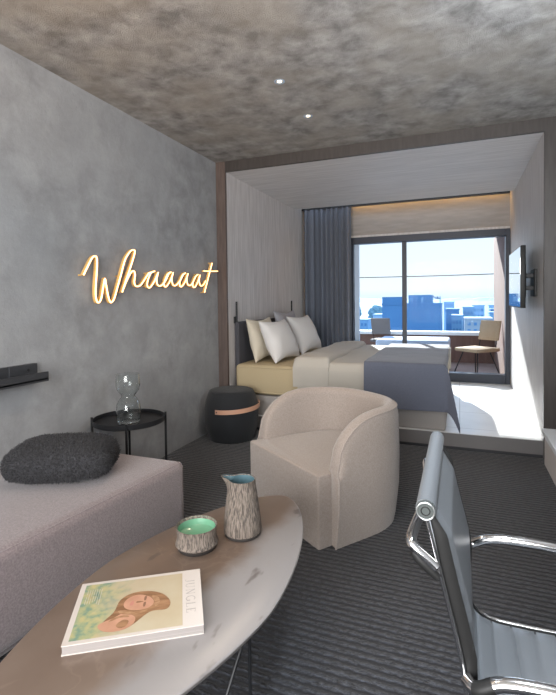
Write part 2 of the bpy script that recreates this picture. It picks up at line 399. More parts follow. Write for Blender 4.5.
# ------------------------------------------------------------------ downlights
def downlight(loc, label):
    t = thing('recessed_downlight', label, 'ceiling light', loc, 0, 'recessed ceiling downlights')
    obj('trim_ring', lathe(NB(), [(0.016, -0.001), (0.030, -0.004), (0.034, -0.001), (0.030, 0.003), (0.016, 0.006)], close=True), M['alulight'], t)
    obj('lens', lathe(NB(), [(0, -0.002), (0.014, -0.001), (0.014, 0.004), (0, 0.004)], n=20), M['bulb'], t)
    return t
downlight((-1.033, 2.696, H), 'small glowing ceiling downlight nearer the camera, farther from the bedroom opening')
downlight((-1.034, 3.277, H), 'small glowing ceiling downlight nearer the bedroom opening')

# ------------------------------------------------------------------ neon sign
# strokes of the handwriting, as (metres along the wall, metres up)
letters = {'letter_w': [[(2.232, 1.422), (2.264, 1.471), (2.304, 1.529), (2.329, 1.546), (2.348, 1.535), (2.347, 1.468), (2.335, 1.373), (2.331, 1.296), (2.341, 1.256), (2.361, 1.251), (2.38, 1.279), (2.4, 1.349), (2.417, 1.406), (2.429, 1.354), (2.442, 1.297), (2.459, 1.256), (2.475, 1.25), (2.501, 1.275), (2.533, 1.347), (2.569, 1.43)]], 'letter_h': [[(2.569, 1.43), (2.618, 1.544), (2.671, 1.605), (2.705, 1.622), (2.725, 1.613), (2.698, 1.545), (2.648, 1.448), (2.608, 1.372), (2.582, 1.318)], [(2.584, 1.325), (2.63, 1.4), (2.676, 1.457), (2.707, 1.472), (2.722, 1.447), (2.712, 1.389), (2.732, 1.364), (2.781, 1.372), (2.837, 1.423), (2.882, 1.467)]]}
astrokes = [[[(2.877, 1.464), (2.954, 1.484), (2.905, 1.465), (2.866, 1.408), (2.861, 1.367), (2.892, 1.358), (2.945, 1.404), (2.998, 1.477)], [(2.998, 1.477), (2.977, 1.423), (2.985, 1.382), (3.029, 1.374), (3.091, 1.415), (3.135, 1.469), (3.168, 1.488)]], [[(3.168, 1.488), (3.125, 1.47), (3.081, 1.415), (3.072, 1.378), (3.1, 1.37), (3.155, 1.417), (3.2, 1.487)], [(3.2, 1.487), (3.177, 1.431), (3.193, 1.387), (3.234, 1.382), (3.295, 1.422), (3.347, 1.474), (3.383, 1.491)]], [[(3.383, 1.491), (3.338, 1.473), (3.299, 1.422), (3.291, 1.383), (3.321, 1.375), (3.374, 1.418), (3.42, 1.489)], [(3.42, 1.489), (3.399, 1.439), (3.416, 1.393), (3.461, 1.39), (3.504, 1.423), (3.549, 1.472), (3.584, 1.488)]], [[(3.584, 1.488), (3.539, 1.465), (3.501, 1.416), (3.495, 1.38), (3.528, 1.374), (3.574, 1.418), (3.618, 1.485)], [(3.618, 1.485), (3.601, 1.44), (3.615, 1.396), (3.647, 1.388), (3.686, 1.407), (3.717, 1.437)]]]
tstrokes = [[(3.84, 1.608), (3.784, 1.504), (3.73, 1.402), (3.691, 1.328)], [(3.687, 1.525), (3.791, 1.528), (3.945, 1.537)]]
sign = thing('neon_sign', 'glowing warm neon sign in handwriting on the grey wall', 'neon sign', (XL, 3.1, 1.4))
so = Vector((XL, 3.1, 1.4))
def wall_path(st, sub):
    return [Vector((XT, p.x, p.y))-so for p in smooth_path([(q[0], q[1], 0) for q in st], sub)]
XT = XL+0.042
def letter(name, strokes, first=None):
    bm = NB()
    for s in strokes: tube(bm, wall_path(s, 7), 0.0052, 8)
    o = obj(name, bm, M['neon'], sign)
    bm = NB()
    for s in strokes:
        P = wall_path(s, 5)
        rings = []
        for i, p in enumerate(P):
            T = (P[min(i+1, len(P)-1)]-P[max(i-1, 0)]).normalized(); Nn = T.cross(Vector((1, 0, 0))).normalized()
            rings.append([bm.verts.new(p+Nn*0.006+Vector((-0.002, 0, 0))), bm.verts.new(p-Nn*0.006+Vector((-0.002, 0, 0))), bm.verts.new(p-Nn*0.006+Vector((-0.022, 0, 0))), bm.verts.new(p+Nn*0.006+Vector((-0.022, 0, 0)))])
        for a, b in zip(rings, rings[1:]):
            for k in range(4): bm.faces.new((a[k], a[(k+1) % 4], b[(k+1) % 4], b[k]))
        bm.faces.new(rings[0]); bm.faces.new(rings[-1][::-1])
    obj('letter_backing', bm, M['neonback'], o)
    # stand-offs to the wall
    s = strokes[0]
    for k in (0, len(s)//2, len(s)-1):
        p = Vector((XT, s[k][0], s[k][1]))-so
        bm = NB(); tube(bm, [(0.0, p.y, p.z), (0.022, p.y, p.z)], 0.005, 8); obj('wall_spacer', bm, M['neonback'], o)
for k in ('letter_w', 'letter_h'): letter(k, letters[k])
for s in astrokes: letter('letter_a', s)
letter('letter_t', tstrokes)

# ------------------------------------------------------------------ wall ledge
led_t = thing('wall_ledge', 'narrow black metal ledge fixed to the grey wall above the sofa', 'wall shelf', (XL, 1.2, 0.82))
bm = NB(); box(bm, 0.0, 0.10, -0.9, 0.70, 0.010, 0.018); box(bm, 0.088, 0.10, -0.9, 0.70, 0.0, 0.052, 0.001); obj('shelf_tray', bm, M['ledge'], led_t, smooth=False)
bm = NB(); box(bm, 0.0, 0.016, -0.9, 0.69, 0.018, 0.096, 0.001); box(bm, 0.016, 0.028, 0.52, 0.69, 0.03, 0.096, 0.001); bp_ = obj('back_plate', bm, M['ledge'], led_t, smooth=False)
bm = NB(); lathe(bm, [(0, 0), (0.007, 0), (0.007, 0.003), (0, 0.003)], n=16)
bmesh.ops.rotate(bm, verts=bm.verts, cent=(0, 0, 0), matrix=Matrix.Rotation(PI/2, 3, 'Y')); bmesh.ops.translate(bm, verts=bm.verts, vec=(0.028, 0.63, 0.066))
obj('screw', bm, M['black_plastic'], bp_)

# ------------------------------------------------------------------ sofa
sofa = thing('sofa', 'long low pinkish grey fabric sofa against the plaster wall', 'sofa', (-1.80, 0.55, 0))
def soft_box(bm, x0, x1, y0, y1, z0, z1, r, dome=0.0, seg=5):
    box(bm, x0, x1, y0, y1, z0, z1, r, seg)
bm = NB(); prism(bm, [(-0.39, -1.47), (0.14, -1.47), (0.41, 1.47), (-0.39, 1.47)], 0.02, 0.30, 0.02, 3); obj('base', bm, M['sofafab'], sofa)
bm = NB(); prism(bm, [(-0.41, -1.50), (0.175, -1.50), (0.458, 1.505), (-0.41, 1.505)], 0.055, 0.416, 0.045, 6)
seat = obj('seat_cushion', bm, M['sofafab'], sofa)
bm = NB()
tube(bm, [(0.160, -1.47, 0.404), (0.438, 1.478, 0.404), (0.43, 1.488, 0.404), (-0.38, 1.490, 0.404)], 0.004, 8)
tube(bm, [(0.434, 1.486, 0.404), (0.443, 1.492, 0.385), (0.444, 1.492, 0.09)], 0.004, 8)
obj('piping', bm, M['sofafab'], seat)
for sx in (-0.3, 0.10):
    for sy in (-1.4, 1.4): obj('foot', box(NB(), sx-0.03, sx+0.03, sy-0.03, sy+0.03, 0.0, 0.025), M['black_plastic'], sofa, smooth=False)

# ------------------------------------------------------------------ pillow generator
def pillow_f(a, b, T, pinch=0.10, wr=0.0, seed=0, p=0.42):
    def top(u, v, s):
        x, y = 2*u-1, 2*v-1
        e = max(0.0, (1-x*x)*(1-y*y))
        sx = x*a*(1-pinch*(1-abs(y)**2)*abs(x)**3*0.9); sy = y*b*(1-pinch*(1-abs(x)**2)*abs(y)**3*0.9)
        z = T*e**p
        if wr: z += wr*noise.noise(Vector((x*2.3+seed, y*2.3, s*3.0)))*min(1, e*3)
        return Vector((sx, sy, s*z))
    return top
def pillow_mesh(a, b, T, **k):
    bm = NB(); f = pillow_f(a, b, T, **k); n = 22
    grid(bm, lambda u, v: f(0.5-0.5*math.cos(PI*u), 0.5-0.5*math.cos(PI*v), 1), n, n)
    grid(bm, lambda u, v: f(0.5-0.5*math.cos(PI*u), 0.5-0.5*math.cos(PI*v), -1), n, n)
    bmesh.ops.remove_doubles(bm, verts=bm.verts, dist=0.0008)
    return bm

# furry cushion on the sofa
cu = thing('furry_cushion', 'shaggy charcoal wool cushion lying on the sofa', 'cushion', (-1.765, 1.655, 0.508), math.radians(27))
CA, CB, CT = 0.235, 0.158, 0.092
def sgn(c, p): return math.copysign(abs(c)**p, c)
def cushion_pt(th, ph):
    return Vector((CA*sgn(math.cos(ph), 0.62)*sgn(math.cos(th), 0.42), CB*sgn(math.cos(ph), 0.62)*sgn(math.sin(th), 0.42), CT*sgn(math.sin(ph), 0.85)))
bm = NB(); grid(bm, lambda u, v: cushion_pt(2*PI*u, -PI/2+PI*v), 64, 24, True); bmesh.ops.remove_doubles(bm, verts=bm.verts, dist=0.0005)
bmesh.ops.recalc_face_normals(bm, faces=bm.faces); bm.verts.ensure_lookup_table(); bm.faces.ensure_lookup_table()
areas = [fc.calc_area() for fc in bm.faces]; tot = sum(areas); src = [([v.co.copy() for v in fc.verts], fc.normal.copy(), ar) for fc, ar in zip(bm.faces, areas)]
obj('cushion_body', bm, M['fur'], cu, angle=180)
bm = NB()
for vs_, nr, ar in src:
    cnt = ar/tot*30000; cnt = int(cnt)+(1 if random.random() < cnt-int(cnt) else 0)
    if nr.z < -0.75: continue
    for k in range(cnt):
        u_, v_ = random.random(), random.random()
        if len(vs_) == 4: p = vs_[0]*(1-u_)*(1-v_)+vs_[1]*u_*(1-v_)+vs_[2]*u_*v_+vs_[3]*(1-u_)*v_
        else:
            if u_+v_ > 1: u_, v_ = 1-u_, 1-v_
            p = vs_[0]+(vs_[1]-vs_[0])*u_+(vs_[2]-vs_[0])*v_
        t = Vector((random.uniform(-1, 1), random.uniform(-1, 1), random.uniform(-0.6, 0.6)))
        L = random.uniform(0.007, 0.014); wd = t.cross(nr); wd = wd.normalized()*0.0014
        tip = p + nr*L*0.75 + t*L*0.8; mid = p + nr*L*0.6 + t*L*0.15
        a, b, c, d2, e2 = (bm.verts.new(p-wd-nr*0.003), bm.verts.new(p+wd-nr*0.003), bm.verts.new(mid+wd*0.9), bm.verts.new(mid-wd*0.9), bm.verts.new(tip))
        bm.faces.new((a, b, c, d2)); bm.faces.new((d2, c, e2))
fo = obj('fur_pile', bm, M['fur'], cu, smooth=False); fo['kind'] = 'stuff'

# ------------------------------------------------------------------ side table, vase
st = thing('side_table', 'small round black metal tray side table between sofa and plaster wall', 'side table', (-1.98, 2.39, 0))
bm = lathe(NB(), [(0, 0.478), (0.216, 0.478), (0.222, 0.482), (0.222, 0.512), (0.217, 0.512), (0.216, 0.488), (0, 0.486)], n=64); obj('tray_top', bm, M['black_metal'], st)
for dg in (213, 305, 42, 130):
    a = math.radians(dg); c, s = math.cos(a), math.sin(a)
    bm = NB(); tube(bm, [(0.228*c, 0.228*s, 0.0), (0.228*c, 0.228*s, 0.522)], 0.0075, 10); obj('leg', bm, M['black_metal'], st)
def smoke_glass():
    m = bpy.data.materials.new('smoked_glass'); m.use_nodes = True; b = m.node_tree.nodes['Principled BSDF']
    b.inputs['Base Color'].default_value = (0.90, 0.93, 0.93, 1); b.inputs['Transmission Weight'].default_value = 1.0; b.inputs['Roughness'].default_value = 0.02; b.inputs['IOR'].default_value = 1.45
    return m
va = thing('glass_vase', 'hourglass shaped smoked glass vase on the black side table', 'vase', (-1.935, 2.33, 0.488))
VS = 0.86
pr = [(r*VS, z) for r, z in [(0, 0.003), (0.070, 0.003), (0.082, 0.016), (0.088, 0.045), (0.089, 0.085), (0.082, 0.125), (0.066, 0.152), (0.050, 0.168), (0.048, 0.178), (0.060, 0.192), (0.078, 0.212), (0.086, 0.24), (0.085, 0.275), (0.081, 0.312)]]
inn = [(max(0, r-0.004), z+(0.012 if r < 0.065 and z < 0.01 else 0.0)) for r, z in pr][::-1]
obj('vase_body', lathe(NB(), pr+inn, n=48), smoke_glass(), va, angle=60)

# ------------------------------------------------------------------ pouf
po = thing('pouf', 'black barrel shaped felt pouf with tan leather carrying strap beside the bed', 'pouf', (-1.938, 3.735, 0))
prof = [(0, 0.0), (0.19, 0.0), (0.212, 0.012), (0.238, 0.08), (0.254, 0.17), (0.256, 0.24), (0.247, 0.32), (0.228, 0.39), (0.205, 0.425), (0.175, 0.438), (0.09, 0.443), (0, 0.444)]
pv = [(p.x, p.y) for p in smooth_path([(r, z, 0) for r, z in prof], 3)]
obj('pouf_body', lathe(NB(), [(max(0, r)*0.955, z*1.02) for r, z in pv], n=56), M['pouf'], po, angle=70)
bm = NB(); tube(bm, [(0.197*math.cos(2*PI*i/56), 0.197*math.sin(2*PI*i/56), 0.4335) for i in range(56)], 0.004, 8, closed=True); obj('seam', bm, M['pouf'], po)
bm = NB(); path = []
for i in range(28):
    t = i/27; a = math.radians(262 + 125*t); rr = 0.246+0.030*math.sin(PI*t)**0.7
    path.append((rr*math.cos(a), rr*math.sin(a), 0.285+0.035*t))
rings = []
for x, y, z in path:
    n_ = Vector((x, y, 0)).normalized()*0.003
    rings.append([bm.verts.new(Vector((x, y, z-0.019))+n_), bm.verts.new(Vector((x, y, z+0.019))+n_), bm.verts.new(Vector((x, y, z+0.019))-n_), bm.verts.new(Vector((x, y, z-0.019))-n_)])
for a, b in zip(rings, rings[1:]):
    for k in range(4): bm.faces.new((a[k], a[(k+1) % 4], b[(k+1) % 4], b[k]))
bm.faces.new(rings[0]); bm.faces.new(rings[-1][::-1])
sp_ = obj('strap', bm, M['strap'], po)
for x, y, z in (path[1], path[-2]):
    n_ = Vector((x, y, 0)).normalized(); bm = NB(); tube(bm, [Vector((x, y, z))-n_*0.012, Vector((x, y, z))+n_*0.006], 0.006, 10); obj('rivet', bm, M['black_metal'], sp_)

# ------------------------------------------------------------------ armchair
ARZ = math.atan2(-0.593, 0.805)
ac = thing('armchair', 'taupe fabric tub armchair with curved back, in front of the bed', 'armchair', (-0.652, 2.171, 0), ARZ)
R0, HW, BC, BD, TH = -0.338, 0.397, 0.30, 0.40, 0.078
def plan():
    pts = []
    for i in range(9): pts.append((R0-HW, 0.08+(BC-0.08)*i/9))
    for i in range(25):
        t = PI - PI*i/24; c, s = math.cos(t), math.sin(t); n = 2.4
        pts.append((R0+HW*math.copysign(abs(c)**(2/n), c), BC+BD*abs(s)**(2/n)))
    for i in range(8, -1, -1): pts.append((R0+HW, 0.08+(BC-0.08)*i/9))
    return pts
def rim(b):
    t = min(1.0, max(0.0, (b-0.08)/0.36))
    return 0.405 + 0.26*(1-(1-t)**2.6)**(1/1.9)
bm = NB(); PL = plan(); rings = []; rimline = []; edgeline = []
for i, p in enumerate(PL):
    a, b = PL[max(0, i-1)], PL[min(len(PL)-1, i+1)]
    t = Vector((b[0]-a[0], b[1]-a[1], 0)).normalized(); inn_ = Vector((t.y, -t.x, 0))
    P = Vector((p[0], p[1], 0)); z = rim(p[1]); ring = []
    for zz, off in ((0.0, 0.022), (0.05, 0.012), (0.2, -0.006), (0.36, -0.010)):
        ring.append(P+inn_*off+Vector((0, 0, zz*min(1, z/0.42))))
    zt = z-0.045
    ring.append(P+inn_*-0.006+Vector((0, 0, max(0.365, zt-0.03))))
    for k in range(7):
        an = PI*k/6
        ring.append(P+inn_*(0.0+TH/2-TH/2*math.cos(an))+Vector((0, 0, zt+0.045*math.sin(an)**0.8 if 0 < k < 6 else zt)))
    ring.append(P+inn_*(TH+0.012)+Vector((0, 0, 0.34)))
    ring.append(P+inn_*(TH+0.016)+Vector((0, 0, 0.20)))
    ring.append(P+inn_*(TH)+Vector((0, 0, 0.012)))
    rings.append([bm.verts.new(q) for q in ring]); rimline.append(ring[6]); 
nr = len(rings[0])
for a, b in zip(rings, rings[1:]):
    for k in range(nr): bm.faces.new((a[k], a[(k+1) % nr], b[(k+1) % nr], b[k]))
bm.faces.new(rings[0]); bm.faces.new(rings[-1][::-1])
endL = [v.co.copy() for v in rings[0]]; endR = [v.co.copy() for v in rings[-1]]
sh = obj('backrest_shell', bm, M['armfab'], ac, angle=60)
bm = NB()
tube(bm, rimline, 0.0045, 8)
tube(bm, [q+Vector((0.0, -0.002, 0)) for q in endR[:7]], 0.0045, 8)
tube(bm, [q+Vector((0.0, -0.002, 0)) for q in endL[:7]], 0.0045, 8)
obj('piping', bm, M['armfab'], sh)
bm = NB()
iw = HW-TH-0.014
pts = [(-0.70, -0.004), (0.004, -0.004), (0.004, 0.088), (R0+iw, 0.088)]
for i in range(13):
    t = PI*i/12; c, s = math.cos(t), math.sin(t)
    pts.append((R0+iw*math.copysign(abs(c)**0.83, c), BC+(BD-TH-0.014)*abs(s)**0.83))
pts += [(R0-iw, 0.088), (-0.70, 0.088)]
prism(bm, pts, 0.0, 0.378, 0.012, 4)
for v in bm.verts:
    if v.co.z > 0.3:
        v.co.z += 0.022*max(0, 1-((v.co.x-R0)/0.36)**2)*max(0, min(1, v.co.y/0.25))*(1 if v.co.y > 0.05 else 0)
obj('seat', bm, M['armfab'], ac, angle=50)

# ------------------------------------------------------------------ coffee table
TZ = 0.40
ct = thing('coffee_table', 'long oval stone coffee table on thin black wire legs', 'coffee table', (-0.7763, 1.168, 0), math.radians(-5.26))
EA, EB = 0.2965, 0.692
def ell(k, n):
    c, s = math.cos(2*PI*k/n), math.sin(2*PI*k/n); p = 2/1.64
    return (math.copysign(abs(c)**p, c), math.copysign(abs(s)**p, s))
bm = NB(); n = 128; rings = []
for s, z in ((0.0, TZ), (0.6, TZ), (0.985, TZ), (0.995, TZ-0.0015), (1.0, TZ-0.004), (0.995, TZ-0.013), (0.965, TZ-0.022), (0.6, TZ-0.022), (0, TZ-0.022)):
    if s == 0: rings.append([bm.verts.new((0, 0, z))])
    else: rings.append([bm.verts.new((EA*s*ell(k, n)[0], EB*s*ell(k, n)[1], z)) for k in range(n)])
for a, b in zip(rings, rings[1:]):
    for k in range(n):
        j = (k+1) % n
        if len(a) == 1: bm.faces.new((a[0], b[k], b[j]))
        elif len(b) == 1: bm.faces.new((a[j], a[k], b[0]))
        else: bm.faces.new((a[k], a[j], b[j], b[k]))
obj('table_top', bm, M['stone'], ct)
for sx, sy in ((1, 1), (1, -1), (-1, 1), (-1, -1)):
    bm = NB()
    x0, y0 = 0.215*sx, (0.0 if sx > 0 else 0.0)+0.30*sy
    tube(bm, [(0.215*sx, 0.02*sy + 0.0, TZ-0.022), (0.215*sx, 0.02*sy, 0.004)], 0.005, 8) if sy > 0 else tube(bm, [(0.225*sx, 0.03, TZ-0.024), (0.20*sx, -0.26, 0.006)], 0.005, 8)
    obj('leg', bm, M['black_metal'], ct)
bm = NB(); tube(bm, [(0.2, -0.26, 0.006), (-0.2, -0.26, 0.006)], 0.005, 8); obj('floor_rail', bm, M['black_metal'], ct)
bm = NB(); tube(bm, [(0.215, 0.02, 0.006), (-0.215, 0.02, 0.006)], 0.005, 8); obj('floor_rail', bm, M['black_metal'], ct)
bm = NB(); box(bm, -0.23, 0.23, -0.02, 0.06, TZ-0.030, TZ-0.022); obj('mounting_plate', bm, M['black_metal'], ct, smooth=False)

# bowl and jug
def bark(name, c1, c2):
    return mat(name, c1, 0.75, col2=c2, noise_scale=16, stretch=(18, 18, 1.3), bump=0.7, bump_scale=24, detail=6, lo=0.40, hi=0.60)
M['bark'] = bark('streaked_stoneware', (0.075, 0.062, 0.052), (0.25, 0.205, 0.17))
M['mint'] = mat('mint_glaze', (0.16, 0.37, 0.235), 0.25, spec=0.6)
M['blueglaze'] = mat('dusty_blue_glaze', (0.095, 0.17, 0.20), 0.25, spec=0.6)
M['darkclay'] = mat('dark_clay', (0.03, 0.026, 0.024), 0.6)
bo = thing('bowl', 'small streaked stoneware bowl with mint green inside on the coffee table', 'bowl', (-0.846, 1.356, TZ))
obj('bowl_wall', lathe(NB(), [(0.068, 0.014), (0.0735, 0.020), (0.069, 0.035), (0.067, 0.050), (0.0695, 0.072), (0.071, 0.078), (0.069, 0.079), (0.066, 0.076), (0.064, 0.070)], n=48), M['bark'], bo)
obj('bowl_inside', lathe(NB(), [(0.0665, 0.0768), (0.064, 0.066), (0.060, 0.05), (0.045, 0.042), (0, 0.040)], n=48), M['mint'], bo)
obj('bowl_foot', lathe(NB(), [(0, 0.0), (0.062, 0.0), (0.066, 0.005), (0.068, 0.015), (0, 0.015)], n=48), M['darkclay'], bo)
ju = thing('jug', 'tall streaked stoneware jug with dusty blue inside and pointed spout', 'jug', (-0.738, 1.494, TZ))
def jug_ring(r, z, spout):
    o = []
    for k in range(56):
        a = 2*PI*k/56; d = math.atan2(math.sin(a-PI*1.02), math.cos(a-PI*1.02))
        o.append(Vector(((r+spout*math.exp(-(d/0.30)**2))*math.cos(a), (r+spout*math.exp(-(d/0.30)**2))*math.sin(a), z+spout*0.1*math.exp(-(d/0.3)**2))))
    return o
def loft(bm, R):
    V = [[bm.verts.new(p) for p in r] for r in R]
    for a, b in zip(V, V[1:]):
        m = len(a)
        for k in range(m): bm.faces.new((a[k], a[(k+1) % m], b[(k+1) % m], b[k]))
    return V
bm = NB(); loft(bm, [jug_ring(r, z, s) for r, z, s in ((0.066, 0.012, 0), (0.0695, 0.020, 0), (0.0665, 0.06, 0), (0.060, 0.11, 0), (0.0535, 0.16, 0.002), (0.0505, 0.178, 0.012), (0.049, 0.192, 0.026), (0.0495, 0.202, 0.034), (0.0475, 0.2025, 0.033), (0.046, 0.199, 0.030))])
obj('jug_wall', bm, M['bark'], ju)
bm = NB(); V = loft(bm, [jug_ring(r, z, s) for r, z, s in ((0.0474, 0.2026, 0.0325), (0.0455, 0.192, 0.026), (0.046, 0.178, 0.010), (0.048, 0.15, 0.0), (0.056, 0.06, 0)) ]); bm.faces.new(V[-1])
obj('jug_inside', bm, M['blueglaze'], ju)
obj('jug_foot', lathe(NB(), [(0, 0), (0.062, 0), (0.066, 0.005), (0.066, 0.013), (0, 0.013)], n=48), M['darkclay'], ju)

# ------------------------------------------------------------------ magazine
MZ = 0.0235
mg = thing('magazine', 'thick magazine with a portrait cover lying on the coffee table', 'magazine', (-0.893, 0.815, TZ), math.radians(33.4))
MU, MV = 0.340, 0.250
bm = NB(); box(bm, 0.002, MU-0.001, 0.0, MV-0.002, 0.002, MZ-0.001); obj('page_block', bm, mat('page_edges', (0.24, 0.215, 0.20), 0.7, col2=(0.34, 0.31, 0.295), noise_scale=3, stretch=(0.2, 0.2, 320), lo=0.3, hi=0.7), mg, smooth=False)
bm = NB(); box(bm, 0, MU, -0.001, MV, 0, 0.002); box(bm, 0, MU, -0.001, MV, MZ-0.001, MZ+0.001, 0.0003); box(bm, 0, MU, MV-0.002, MV, 0, MZ)
cov = obj('cover', bm, M['paper'], mg, smooth=False)
def poly(pts, z, sub=0):
    bm = NB()
    P = pts if not sub else [(q.x, q.y) for q in smooth_path([(p[0], p[1], 0) for p in pts], sub, True)]
    vb = [bm.verts.new((p[0], p[1], z)) for p in P]; vt = [bm.verts.new((p[0], p[1], z+0.00012)) for p in P]
    bm.faces.new(vt); bm.faces.new(vb[::-1])
    for i in range(len(P)): bm.faces.new((vb[i], vb[(i+1) % len(P)], vt[(i+1) % len(P)], vt[i]))
    return bm
CZ = MZ+0.001
m_bg = mat('print_background', (0.44, 0.36, 0.24), 0.4, col2=(0.49, 0.43, 0.31), noise_scale=9, lo=0.3, hi=0.7)
m_gr = mat('print_foliage', (0.40, 0.37, 0.19), 0.4, col2=(0.22, 0.33, 0.24), noise_scale=24, detail=6)
m_gr2 = mat('print_leaves', (0.46, 0.40, 0.19), 0.4, col2=(0.27, 0.40, 0.30), noise_scale=38, detail=6)
m_hair = mat('print_hair', (0.21, 0.105, 0.05), 0.4, col2=(0.36, 0.20, 0.105), noise_scale=14, stretch=(1, 5, 1))
m_skin = mat('print_skin', (0.54, 0.30, 0.20), 0.4, col2=(0.45, 0.235, 0.15), noise_scale=22)
def foliage_print(m):
    n = m.node_tree.nodes; l = m.node_tree.links; b = n['Principled BSDF']; base = b.inputs['Base Color'].links[0].from_socket
    t = n.new('ShaderNodeTexCoord'); sx = n.new('ShaderNodeSeparateXYZ'); l.new(t.outputs['Object'], sx.inputs[0])
    nz = n.new('ShaderNodeTexNoise'); nz.inputs['Scale'].default_value = 22; nz.inputs['Detail'].default_value = 5; l.new(t.outputs['Object'], nz.inputs['Vector'])
    ma = n.new('ShaderNodeMath'); ma.operation = 'MULTIPLY_ADD'; l.new(nz.outputs['Fac'], ma.inputs[0]); ma.inputs[1].default_value = 0.14; l.new(sx.outputs['X'], ma.inputs[2])
    r = n.new('ShaderNodeValToRGB'); l.new(ma.outputs[0], r.inputs[0]); el = r.color_ramp.elements
    el[0].position = 0.13; el[0].color = (1, 1, 1, 1); el[1].position = 0.215; el[1].color = (0, 0, 0, 1)
    n2 = n.new('ShaderNodeTexNoise'); n2.inputs['Scale'].default_value = 45; n2.inputs['Detail'].default_value = 6; l.new(t.outputs['Object'], n2.inputs['Vector'])
    r2 = n.new('ShaderNodeValToRGB'); l.new(n2.outputs['Fac'], r2.inputs[0]); e2 = r2.color_ramp.elements
    e2[0].position = 0.36; e2[0].color = (0.17, 0.27, 0.20, 1); e2[1].position = 0.66; e2[1].color = (0.46, 0.41, 0.20, 1); q = e2.new(0.5); q.color = (0.33, 0.36, 0.20, 1)
    mx = n.new('ShaderNodeMixRGB'); l.new(r.outputs[0], mx.inputs[0]); l.new(base, mx.inputs[1]); l.new(r2.outputs[0], mx.inputs[2]); l.new(mx.outputs[0], b.inputs['Base Color'])
foliage_print(m_bg)
m_lip = mat('print_lips', (0.50, 0.22, 0.17), 0.4); m_dk = mat('print_dark', (0.24, 0.13, 0.08), 0.4); m_hair2 = mat('print_hair_light', (0.42, 0.25, 0.14), 0.4, col2=(0.30, 0.16, 0.08), noise_scale=60, stretch=(1, 3, 1)); m_let = mat('print_grey_letters', (0.36, 0.33, 0.31), 0.5)
obj('cover_photo', poly([(0.014, 0.012), (0.287, 0.008), (0.287, 0.238), (0.014, 0.238)], CZ), m_bg, cov, smooth=False)
obj('printed_hair', poly([(0.085, 0.06), (0.108, 0.10), (0.118, 0.145), (0.145, 0.170), (0.19, 0.172), (0.232, 0.150), (0.254, 0.112), (0.246, 0.082), (0.21, 0.082), (0.19, 0.07), (0.15, 0.03), (0.10, 0.028)], CZ+0.0006, 5), m_hair, cov, smooth=False)
obj('printed_face', poly([(0.130, 0.128), (0.140, 0.150), (0.165, 0.160), (0.195, 0.146), (0.210, 0.120), (0.198, 0.098), (0.165, 0.094), (0.138, 0.106)], CZ+0.0008, 5), m_skin, cov, smooth=False)
obj('printed_arm', poly([(0.075, 0.055), (0.11, 0.075), (0.135, 0.088), (0.165, 0.066), (0.158, 0.035), (0.125, 0.022), (0.09, 0.03)], CZ+0.0008, 5), m_skin, cov, smooth=False)
obj('printed_hair', poly([(0.12, 0.045), (0.135, 0.062), (0.15, 0.055), (0.145, 0.036), (0.13, 0.032)], CZ+0.0010, 4), m_hair, cov, smooth=False)
for a in ([(0.146, 0.118), (0.150, 0.134), (0.156, 0.134), (0.155, 0.117)],): obj('printed_lips', poly(a, CZ+0.0010, 3), m_lip, cov, smooth=False)
for cx_, cy_ in ((0.187, 0.140), (0.186, 0.114)): obj('printed_eye', poly([(cx_-0.004, cy_-0.008), (cx_+0.001, cy_-0.009), (cx_+0.003, cy_+0.008), (cx_-0.003, cy_+0.008)], CZ+0.0010, 3), m_dk, cov, smooth=False)
for a in ([(0.118, 0.10), (0.135, 0.100), (0.165, 0.088), (0.195, 0.090), (0.19, 0.082), (0.16, 0.078), (0.13, 0.085)], [(0.205, 0.150), (0.222, 0.135), (0.226, 0.112), (0.215, 0.098), (0.212, 0.118), (0.206, 0.135)], [(0.10, 0.06), (0.125, 0.072), (0.15, 0.07), (0.14, 0.08), (0.11, 0.075)]): obj('printed_hair', poly(a, CZ+0.0010, 4), m_hair2, cov, smooth=False)
obj('printed_nose', poly([(0.163, 0.124), (0.165, 0.132), (0.180, 0.128), (0.180, 0.125)], CZ+0.0010, 2), m_hair, cov, smooth=False)
